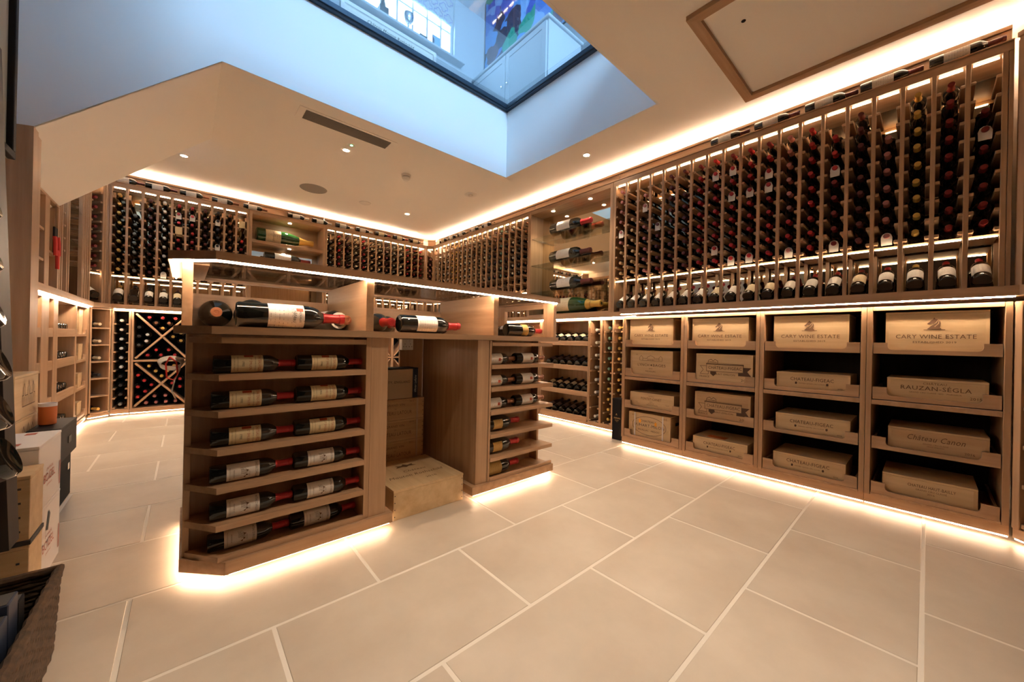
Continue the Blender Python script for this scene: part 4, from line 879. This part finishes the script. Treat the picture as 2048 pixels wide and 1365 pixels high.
for k in range(3):
    for j in range(2):
        o = pc if (k, j) == (0, 0) else copy_tree(pc)
        lay(o, 1.452+.301*j, 1.948, SZ[k], .0375, 1., random.uniform(-8, 8)); tag(o, 'red-crest label bottle at %s end of %s shelf, island tower beyond knee hole' % (['inner', 'outer'][j], SHN[k]), 'bottle', 'crested bottles on the far island tower')
for k in range(3, 6):
    o = bottle('bordeaux', 'red', 'label_gold', 'glass_black', 32, (.10, .160) if k < 5 else (.075, .160), 1.2 if k == 5 else .7, name='magnum_bottle')
    lay(o, 1.42, 1.957, [.389, .238, .090][k-3], .0375*1.3, 1.3, random.uniform(-6, 6)); tag(o, 'gold-labelled magnum on %s shelf of far island tower' % SHN[k], 'bottle', 'gold-labelled magnums on the island')
ZC = 1.036
def end_on(x, y, s, cap, label, yaw=0, neck=True, kind='bordeaux'):
    o = bottle(kind, cap, 'label_white', 'glass_black', 32, name='magnum_bottle'); r = max(p[0] for p in PROF[kind])*s
    place(o, T(x, y, ZC+r+.0014) @ RZ(yaw) @ RX(90 if neck else -90) @ RZ(180 if neck else 0), s); tag(o, label, 'bottle'); return o
end_on(.116, 2.49, 1.0, 'copper', 'copper-capped magnum pointing outward at chamfered end of island bay', -2, True, 'jeroboam')
end_on(.225, 2.015, 1.0, 'black', 'magnum lying base outward behind the labelled island magnum', -3, False, 'jeroboam')
o = bottle('bordeaux', 'red', 'label_white', 'glass_black', 36, (.075, .172), 1.3, name='magnum_bottle'); lay(o, .160, 1.938, ZC, .0375*1.44, 1.44, -8); curved_text(o, 'BORDEAUX', .009, .0384, .16, 'ink_black'); curved_text(o, 'Château', .014, .0384, .145, 'ink_black', 0)
put('printed_crest', lathe_mesh([(.0385, .150), (.0385, .168)], 'ink_red', 4, -PI/2-.62, -PI/2-.30), o)
tag(o, 'white-labelled red-capped magnum lying along the chamfered island bay', 'bottle')
o = end_on(.600, 2.46, 1.5, 'copper', 'copper-capped magnum pointing outward beside first island divider', 4); put('paper_collar', lathe_mesh([(.0165, .225), (.030, .228)], 'paper', 20), o)
end_on(.772, 2.26, 1.35, 'red', 'red-capped magnum in middle bay, first from the divider', 5); end_on(.905, 2.44, 1.35, 'red', 'red-capped magnum in middle bay, second from the divider', 2)
end_on(1.24, 2.45, 1.3, 'red', 'red-capped magnum behind the labelled middle bay magnum', 16)
o = bottle('bordeaux', 'red', 'label_white', 'glass_black', 36, (.07, .165), 1.3, name='magnum_bottle'); lay(o, .885, 1.945, ZC, .0375*1.32, 1.32, -20, 0); tag(o, 'white-labelled magnum lying along the middle island bay', 'bottle')
end_on(1.605, 2.09, 1.25, 'black', 'magnum base outward in the end bay of island', -6, False)
o = bottle('bordeaux', 'red', 'label_gold', 'glass_black', 36, (.105, .155), 1.2, name='magnum_bottle'); lay(o, 1.665, 1.94, ZC, .0375*1.15, 1.15, -10, 0); tag(o, 'gold-labelled bottle lying along the end bay of island', 'bottle')
end_on(1.955, 2.40, 1.2, 'red', 'red-capped bottle pointing outward in island end bay', 8)
# things in and around the knee hole
def crate_xy(label, x0, x1, y0, y1, z0, z1, m, name='wine_crate'):
    t = thing(name, label, 'crate', ((x0+x1)/2, y0, z0)); w, d, h = x1-x0, y1-y0, z1-z0
    box('body', t, m, -w/2, w/2, 0, d, 0, h-.014, .001); box('lid', t, m, -w/2-.001, w/2+.001, -.001, d+.001, h-.0135, h, .001)
    for s in (-1, 1):
        for k in range(4): put('nail', cached('nail', lambda: lathe_mesh([(0, 0), (.003, 0), (.003, .001), (0, .0015)], 'rubber_dark', 8)), t, (s*(w/2-.008), -.0005, .02+k*(h-.05)/3), (PI/2, 0, 0))
    return t, w, d, h
t, w, d, h = crate_xy('flat wooden Mouton crate with script lid on the floor', .868, 1.322, 1.925, 2.415, .001, .166, 'pine')
def lid_text(t, s, size, x, y, z, width, shear=0., m='ink_soft'): put('lettering', text_mesh(s, size, m, width, shear), t, (x, y, z+.0008))
lid_text(t, 'Château', .045, .02, .245, h, .15, .3); lid_text(t, 'Mouton Rothschild', .052, .0, .17, h, .36, .3); lid_text(t, '2010', .034, .05, .085, h, .07)
vs = [(-.07, -.012), (-.05, .01), (-.06, .03), (-.02, .018), (0, .045), (.02, .018), (.06, .03), (.05, .01), (.07, -.012), (.02, -.004), (0, -.02), (-.02, -.004)]
put('printed_crest', mesh_of([(a, b, 0) for a, b in vs], [list(range(len(vs)))], 'ink_soft'), t, (0, .335, h+.0008))
for k in range(4):
    z0 = .001+k*.1455; t, w, d, h = crate_xy('wooden Latour crate, %s in knee hole stack' % ['bottom', 'second', 'third', 'topmost'][k],   .88, 1.308, 2.425, 2.583, z0, z0+.1445, 'pinedark')
    lettering(t, 'GRAND VIN', .022, 0, h*.72, 0, 'ink_soft', .13); lettering(t, 'DE', .011, 0, h*.54, 0, 'ink_soft'); lettering(t, 'CHATEAU LATOUR', .034, 0, h*.34, 0, 'ink_soft', .24); lettering(t, '2012', .016, .12, h*.86, 0, 'ink_soft')
    box('strap', t, 'card_tan', .155, .168, -.0035, -.0015, .002, h-.002, 0)
sb_ = thing('carton_box', 'tan printed wine carton with dark end atop Latour crates', 'carton', (1.05, 2.43, .5842))
box('body', sb_, 'card_tan', -.21, .17, 0, .15, 0, .205, .002); box('end_panel', sb_, 'navy', .1705, .21, -.0005, .1505, 0, .2055, .002); box('lid_flap', sb_, 'blackcard', -.211, .211, -.001, .152, .206, .212, 0)
lettering(sb_, 'THE WINE SOCIETY, ENGLAND', .024, -.03, .115, 0, 'ink_black', .36)
o = put('lettering', text_mesh('Olivier Leflaive', .022, 'ink_white', .12, .3), sb_, (.19, -.0015, .1), (PI/2, -PI/2, 0))
sk = thing('power_socket', 'double power socket box on the knee hole back panel', 'socket', (1.23, 2.587, .965))
box('box', sk, 'plastic_white', -.045, .045, -.045, 0, -.045, .035, .003)
for s in (-1, 1):
    for dx, dz in ((0, .012), (-.01, -.008), (.01, -.008)): box('pin_hole', sk, 'black', s*.022+dx-.002, s*.022+dx+.002, -.0462, -.045, -.012+dz-.003, -.012+dz+.003, 0)
    box('switch', sk, 'card_white', s*.012-.006, s*.012+.006, -.049, -.0451, .014, .028, .001)
cc = thing('cable_coil', 'coil of white cable with red tie hung behind island corner', 'cable', (-.0345, 2.55, .80))
box('hook', cc, 'chrome', .0, .0335, -.004, .004, .072, .08, 0)
for k in range(5): put('cable', tube_mesh([(.040*math.cos(2*PI*q/28)*(1+.05*k)-.016, .006*k-.012,   .026*math.sin(2*PI*q/28)+.004*k+.045) for q in range(28)], .0035, 'cable_white', 6, True), cc)
put('red_tie', tube_mesh([(-.02, -.02, .085), (.005, -.03, .06), (.01, -.03, .0), (-.005, -.03, -.03), (-.03, -.02, -.02), (-.035, -.01, .05), (-.02, -.02, .085)], .004, 'red_cord', 6), cc)
put('cable_tail', tube_mesh([(.02, -.01, .03), (.0, -.015, -.03), (-.01, -.012, -.09), (.005, -.01, -.13)], .0035, 'cable_white', 6), cc)

# ------------------------------------------------------------------ shelving below the stair soffit
lf = thing('storage_shelving', 'oak tray shelving along the wall below stair soffit', 'shelving', (-.80, 3.62, 0), rad(90)); UY = lambda y: y-3.62
for a, b in ((3.62, 3.66), (4.38, 4.58), (4.72, 4.86), (5.525, 5.585), (6.09, 6.21)): box('upright', lf, 'oak', UY(a)+.001, UY(b)-.001, 0, .36, .09, 1.262)
box('top_panel', lf, 'oak', 0, UY(6.21), 0, .36, 1.2625, 1.285); box('back_panel', lf, 'oak', 0, UY(6.21), .361, .375, .09, 1.285); plinth(lf, 0, UY(6.21), .012, .088); box('bottom_panel', lf, 'oak', 0, UY(6.21), .001, .36, .0885, .0895)
LT = [(1.03, .958), (.766, .690), (.472, .400), (.172, .104)]
for a, b, full in ((3.66, 4.38, True), (4.58, 4.72, True), (4.86, 5.525, True), (5.585, 6.09, False)):
    for (z1, z0) in LT:
        d = box('tray', lf, 'oak', UY(a)+.003, UY(b)-.003, .023, .34, z0+.008, z0+.018); c = Vector(d.location)
        if full: box('tray_front', d, 'oak', UY(a)+.002-c.x, UY(b)-.002-c.x, .002-c.y, .022-c.y, z0-c.z, z1-c.z)
        else:
            p = scoop('tray_front', None, UY(a)+.002, UY(b)-.002, .002, .022, z0, z1); p.parent = d; p.location = Vector(p.location)-c
ML = rack_matrix(lf)
for r, (z1, z0) in enumerate(LT):
    for k in range(4):
        o = new_bottle(kind='bordeaux', cap='black', label='label_tan' if r == 3 else 'label_white', seg=18, lz=(.05, .16), half=1.3)
        place(o, ML @ T(UY(5.46)-k*.088, .045, z1+.012) @ RX(-90+5) @ RZ(random.uniform(-10, 10)))
        tag(o, 'dark bottle lying base outward, %s tray below soffit, %s from crates' % (['top', 'second', 'third', 'bottom'][r], ORD[k]), 'bottle', 'bottles in the trays below the soffit')
for r, (z1, z0) in enumerate(LT):
    h_ = [.27, .17, .15, .14][r]; yb, ye = (5.87, 6.05) if r == 0 else (5.86, 6.06)
    t = thing('wine_crate', ['upright narrow wooden crate in top tray by soffit corner', 'small wooden crate in second tray by soffit corner', 'small wooden crate in third tray by soffit corner', 'small wooden crate in bottom tray by soffit corner'][r], 'crate', (-.826, (yb+ye)/2, z0+.0185), rad(90)); w = ye-yb
    box('body', t, 'pine', -w/2, w/2, 0, .30, 0, h_-.012, .001); box('lid', t, 'pine', -w/2-.001, w/2+.001, -.001, .301, h_-.0115, h_, .001)
    put('lettering', text_mesh(['LE VIGNOBLE', 'CHATEAU', 'MARGAUX', 'DOMAINE'][r], .02, 'ink_soft', .11), t, (-w/2-.001, .09, h_*.38), (PI/2, 0, -PI/2)); box('printed_mark', t, 'ink_soft', -w/2-.0018, -w/2-.001, .087, .093, h_*.58, h_*.8, 0)
lu = thing('upper_shelving', 'upper oak shelves tucked below the sloping stair soffit', 'shelving', (-.80, 3.62, 0), rad(90))
for a, b in ((3.62, 3.70), (4.42, 4.545), (4.80, 4.845)): box('upright', lu, 'oak', UY(a)+.001, UY(b)-.001, 0, .2, Z_LEDGE, 2.03)
for a, b in ((3.70, 4.42), (4.545, 4.80)):
    for z in ((1.53, 1.76) if a < 4 else (1.62,)): box('shelf', lu, 'oak', UY(a)+.002, UY(b)-.002, .004, .19, z, z+.02)
box('top_panel', lu, 'oak', 0, UY(4.845), 0, .2, 2.0305, 2.05); box('back_panel', lu, 'oak', 0, UY(4.845), .201, .21, Z_LEDGE, 2.04)
ts = thing('tassel_ornament', 'black hanging ornament with red tassels on soffit shelves', 'ornament', (-.787, 4.66, 1.74), rad(90))
box('plate', ts, 'black', -.035, .055, .0, .012, -.11, .10, .003); box('hanger', ts, 'chrome', -.004, .004, .0, .008, .10, .29, 0)
for dx, z in ((-.04, -.03), (.06, -.02), (.03, -.13)):
    k_ = put('tassel', tube_mesh([(dx, 0, z+.05), (dx, -.004, z), (dx+.004, -.004, z-.05), (dx+.008, -.004, z-.10)], .012, 'red_cord', 8), ts)
st_ = thing('side_rack', 'tall oak rack and dark mirror panel below the soffit end', 'wine rack', (-.80, 4.86, 0), rad(90)); UZ = lambda y: y-4.86
for y in (4.88, 4.95, 5.12, 5.20, 5.77, 5.83, 5.93, 6.04, 6.15):
    box('post', st_, 'oak', UZ(y)-.012, UZ(y)+.012, 0, .03, Z_LEDGE, Z_TOP-.06)
    if y not in (5.20, 5.77):
        for z in ZR: put('rail', boxmesh((.060, .22, .020), MATS['oak_y'], .003), st_, (UZ(y), .12, z-.047))
box('mirror_panel', st_, 'mirror', UZ(5.213), UZ(5.757), .10, .106, Z_LEDGE, Z_TOP-.06, 0); box('glass_shelf', st_, 'glass_shelf', UZ(5.213), UZ(5.757), .004, .099, 1.86, 1.868, 0); box('glass_shelf', st_, 'glass_shelf', UZ(5.213), UZ(5.757), .004, .099, 2.2, 2.208, 0)
box('back_panel', st_, 'oak', 0, UZ(6.21), .25, .262, Z_LEDGE, Z_TOP); box('header', st_, 'oak', 0, UZ(6.21), 0, .25, Z_TOP-.059, Z_TOP)

# ------------------------------------------------------------------ foreground along the near wall
pn = thing('end_panel', 'thick oak end panel standing at the stair soffit edge', 'panel', (-.85, 3.4, 0), world=True)
prism('board', pn, 'oak', [(-1.15, 0), (-.65, 0), (-.65, 2.148), (-1.15, 2.06)], 3.33, 3.42, 'y'); box('edge_lipping', pn, 'oak', -.70, -.651, 3.421, 3.485, 0, 2.13)
def side_crate(label, xf, dep, y0, y1, z0, z1, m, cat='crate', name='wine_crate', lid=True):
    t = thing(name, label, cat, (xf, (y0+y1)/2, z0), rad(90)); w, h = y1-y0, z1-z0
    box('body', t, m, -w/2, w/2, 0, dep, 0, h-.013 if lid else h, .0015)
    if lid: box('lid', t, m, -w/2-.001, w/2+.001, -.001, dep+.001, h-.0125, h, .0015)
    return t, w, h
t, w, h = side_crate('plain wooden crate at the bottom of castle crate stack', -.602, .33, 2.87, 3.25, .001, .345, 'pine')
for k, (z0, z1) in enumerate(((.346, .563), (.564, .782))):
    t, w, h = side_crate('%s wooden crate with printed castle beside end panel' % ['lower', 'upper'][k], -.60, .33, 2.87, 3.25, z0, z1, 'pine')
    c_ = [(-.5, -.5), (.5, -.5), (.5, .0), (.42, .0), (.42, .35), (.36, .55), (.30, .35), (.30, -.02), (.08, -.02), (.08, .30), (0, .62), (-.08, .30), (-.08, -.02), (-.30, -.02), (-.30, .35), (-.36, .55), (-.42, .35), (-.42, 0), (-.5, 0)]
    print_line(t, [(a*.2, b*.11) for a, b in c_], .005, .02, h*.52, -.001, 'ink_soft', True, 'printed_castle')
    for q in range(9): print_line(t, [(-.085+q*.021, -.05), (-.085+q*.021, -.01)], .004, .02, h*.52, -.001, 'ink_soft')
cl_ = thing('cloth_scrap', 'crumpled brown cloth on top of the castle crates', 'cloth', (-.68, 3.0, .783))
vs, fs = [], []
for i in range(9):
    for j in range(7): vs.append(((i-4)*.012, (j-3)*.013, .004+.014*abs(math.sin(i*1.3+j*.9))*(1-((i-4)/5)**2)))
for i in range(8):
    for j in range(6): fs.append((i*7+j, (i+1)*7+j, (i+1)*7+j+1, i*7+j+1))
put('cloth', mesh_of(vs, fs, 'cork', True), cl_)
t, w, h = side_crate('lower black case on the floor with handle slot', -.519, .075, 3.06, 3.53, .001, .304, 'blackcard', 'case', 'storage_case')
box('handle', t, 'chrome', .14, .18, -.004, -.0012, h*.55, h*.68, .001)
t, w, h = side_crate('upper glossy black case stacked beside wooden castle crates', -.479, .115, 3.02, 3.40, .3055, .490, 'black', 'case', 'storage_case')
box('latch', t, 'rubber_dark', -.03, .03, -.004, -.0012, h*.4, h*.6, .001)
oc = thing('candle_pot', 'orange candle pot with pale rim on black case', 'candle', (-.556, 3.20, .4905))
put('pot', lathe_mesh([(0, .004), (.026, .0), (.032, .004), (.034, .100)], 'orange', 28), oc); put('rim', lathe_mesh([(.034, .1005), (.0345, .118), (.031, .118), (.030, .1005)], 'card_white', 28), oc); put('wax', lathe_mesh([(0, .108), (.0298, .108)], 'paper', 24), oc)
for k, (z0, z1) in enumerate(((.001, .294), (.2955, .557))):
    t, w, h = side_crate('%s white champagne carton printed in red' % ['lower', 'upper'][k], -.412, .24, 2.265, 2.60, z0, z1, 'card_white', 'carton', 'carton_box')
    lettering(t, 'CHAMPAGNE', .016, -.02, h*.55, -.001, 'ink_red', .10); lettering(t, 'BOIZEL', .05, -.02, h*.42, -.001, 'ink_red', .17); lettering(t, 'EPERNAY', .010, -.02, h*.30, -.001, 'ink_red', .08)
    for q in range(4): print_line(t, [(.135, -.05), (.14, .05)], .004, q*.006, h*.3, -.001, 'ink_red')
    if k: 
        for x, y in ((-.10, .06), (.12, .06)): box('red_stamp', t, 'ink_red', x-.02, x+.02, y, y+.03, h+.0003, h+.001, 0)
    else: print_shape(t, [(-.03, -.03), (.0, -.04), (.03, .02), (.01, .04)], -.03, h*.75, -.0012, 'rubber_dark', 'printed_grapes')
for k, (z0, z1) in enumerate(((.001, .245), (.262, .490))):
    t, w, h = side_crate('%s wooden crate with nailed joints before white cartons' % ['lower', 'upper'][k], -.40, .28, 2.10, 2.26, z0, z1, 'pine')
    for q in range(4): box('nail', t, 'rubber_dark', -w/2-.001, -w/2+.001, .02, .028, .03+q*.05, .037+q*.05, 0)
    if k == 0: box('strap', t, 'rubber_dark', -w/2-.004, w/2+.002, -.004, .28, h+.0005, h+.016, .001)
# wicker basket with books
bk = thing('wicker_basket', 'brown wicker basket of books on floor at near wall', 'basket', (-.40, 1.52, 0))
def bloop(z, k, wob=0):
    a, b = .105+.012*z/.25, .275+.015*z/.25; pts = []
    for (x0, y0, x1, y1) in ((-a, -b, a, -b), (a, -b, a, b), (a, b, -a, b), (-a, b, -a, -b)):
        n = 8 if abs(x1-x0) > .01 else 22
        for q in range(n):
            f = q/n; pts.append((x0+(x1-x0)*f+(.0016*(-1)**(q+k) if abs(x1-x0) < .01 else 0), y0+(y1-y0)*f+(.0016*(-1)**(q+k) if abs(y1-y0) < .01 else 0), z))
    return pts
for k in range(17): put('strand', tube_mesh(bloop(.008+k*.0142, k), .0075, 'wicker', 6, True), bk)
put('rim', tube_mesh(bloop(.252, 0), .0125, 'wicker', 8, True), bk); box('bottom', bk, 'wicker', -.10, .10, -.27, .27, .0005, .006, 0)
for k, (y0, y1, m, zz, lb) in enumerate(((1.30, 1.345, 'navy', .30, 'first'), (1.35, 1.405, 'navy', .315, 'second'), (1.41, 1.47, 'navy', .305, 'third'), (1.475, 1.545, 'navy', .325, 'fourth'), (1.55, 1.60, 'blackcard', .29, 'fifth'))):
    b_ = thing('hardback_book', 'dark hardback book upright in wicker basket, %s from camera side' % lb, 'book', (-.40, (y0+y1)/2, .007), 0, 'books in the wicker basket'); d = y1-y0
    box('cover', b_, m, -.09, .09, -d/2, d/2, 0, zz, .002); box('pages', b_, 'rubber_dark', -.085, .086, -d/2+.004, d/2-.004, zz+.0002, zz+.0012, 0)
lfl = thing('paper_leaflet', 'white folded leaflet sticking out of wicker basket', 'leaflet', (-.38, 1.275, .008)); box('sheet', lfl, 'paper', -.07, .07, -.001, .001, 0, .34, 0); box('sheet', lfl, 'paper', -.07, .07, .004, .0055, 0, .335, 0)
# riddling rack on the partition
rr_ = thing('riddling_rack', 'dark wall-mounted riddling rack holding bottle bases', 'wine rack', (-.40, .75, .5), world=True)
prism('face_board', rr_, 'darkwood', [(-.221, .62), (-.246, 1.32), (-.252, 1.50), (-.285, 1.50), (-.279, 1.32), (-.254, .62)], .40, .952, 'y')
prism('face_board', rr_, 'darkwood', [(-.221, .62), (-.246, 1.32), (-.252, 1.50), (-.285, 1.50), (-.279, 1.32), (-.254, .62)], 1.048, 1.10, 'y')
prism('side_board', rr_, 'darkwood', [(-.5295, .62), (-.2545, .62), (-.2855, 1.50), (-.5295, 1.50)], 1.06, 1.09, 'y'); prism('side_board', rr_, 'darkwood', [(-.5295, .62), (-.2545, .62), (-.2855, 1.50), (-.5295, 1.50)], .41, .44, 'y'); box('top_board', rr_, 'darkwood', -.5295, -.287, .441, 1.059, 1.47, 1.50); box('bottom_board', rr_, 'darkwood', -.5295, -.256, .441, 1.059, .62, .64)
for k, (x, z) in enumerate(((-.218, 1.246), (-.216, 1.160), (-.212, 1.07), (-.205, .985), (-.202, .905), (-.192, .825))):
    o = bottle('bordeaux', 'white' if k < 3 else 'black', 'label_dark' if k > 2 else None, 'glass_black', 24, (.015, .06), 1.6)
    ax = Vector((-.93, 0, -.36)).normalized(); q = Vector((0, 0, 1)).rotation_difference(ax).to_matrix().to_4x4()
    place(o, T(x-.020, 1.0, z-.03) @ q, .95); tag(o, 'bottle base jutting from dark riddling rack, %s from the top' % ORD[k], 'bottle', 'bottles in the riddling rack')
pc_ = thing('framed_picture', 'black-framed picture with pale mount on near wall', 'picture', (-.515, 1.9, 1.66), world=True)
PY0, PY1, PZ0, PZ1 = 1.35, 2.349, 1.66, 2.5
box('mount', pc_, 'mount_card', -.526, -.518, PY0, PY1, PZ0, PZ1, 0); box('print', pc_, 'card_tan', -.5178, -.5172, PY0+.2, PY1-.2, PZ0+.2, PZ1-.15, 0)
for b in ((PY0, PY1, PZ0, PZ0+.028), (PY0, PY1, PZ1-.028, PZ1), (PY0, PY0+.028, PZ0+.0285, PZ1-.0285), (PY1-.028, PY1, PZ0+.0285, PZ1-.0285)): box('frame', pc_, 'black', -.528, -.50, *b, .002)

# loose yellow cards left in two empty slots of the back rack
for c, r, lb in ((4, 3, 'yellow paper card in fifth column of rack by soffit'), (9, 1, 'yellow paper card in empty last column of rack by soffit')):
    t = thing('paper_card', lb, 'card', (-.675+(c+.5)*PBL, 6.42, ZR[r]-.036))
    box('sheet', t, 'paper_tan', -.034, .034, 0, .0015, 0, .095, 0)
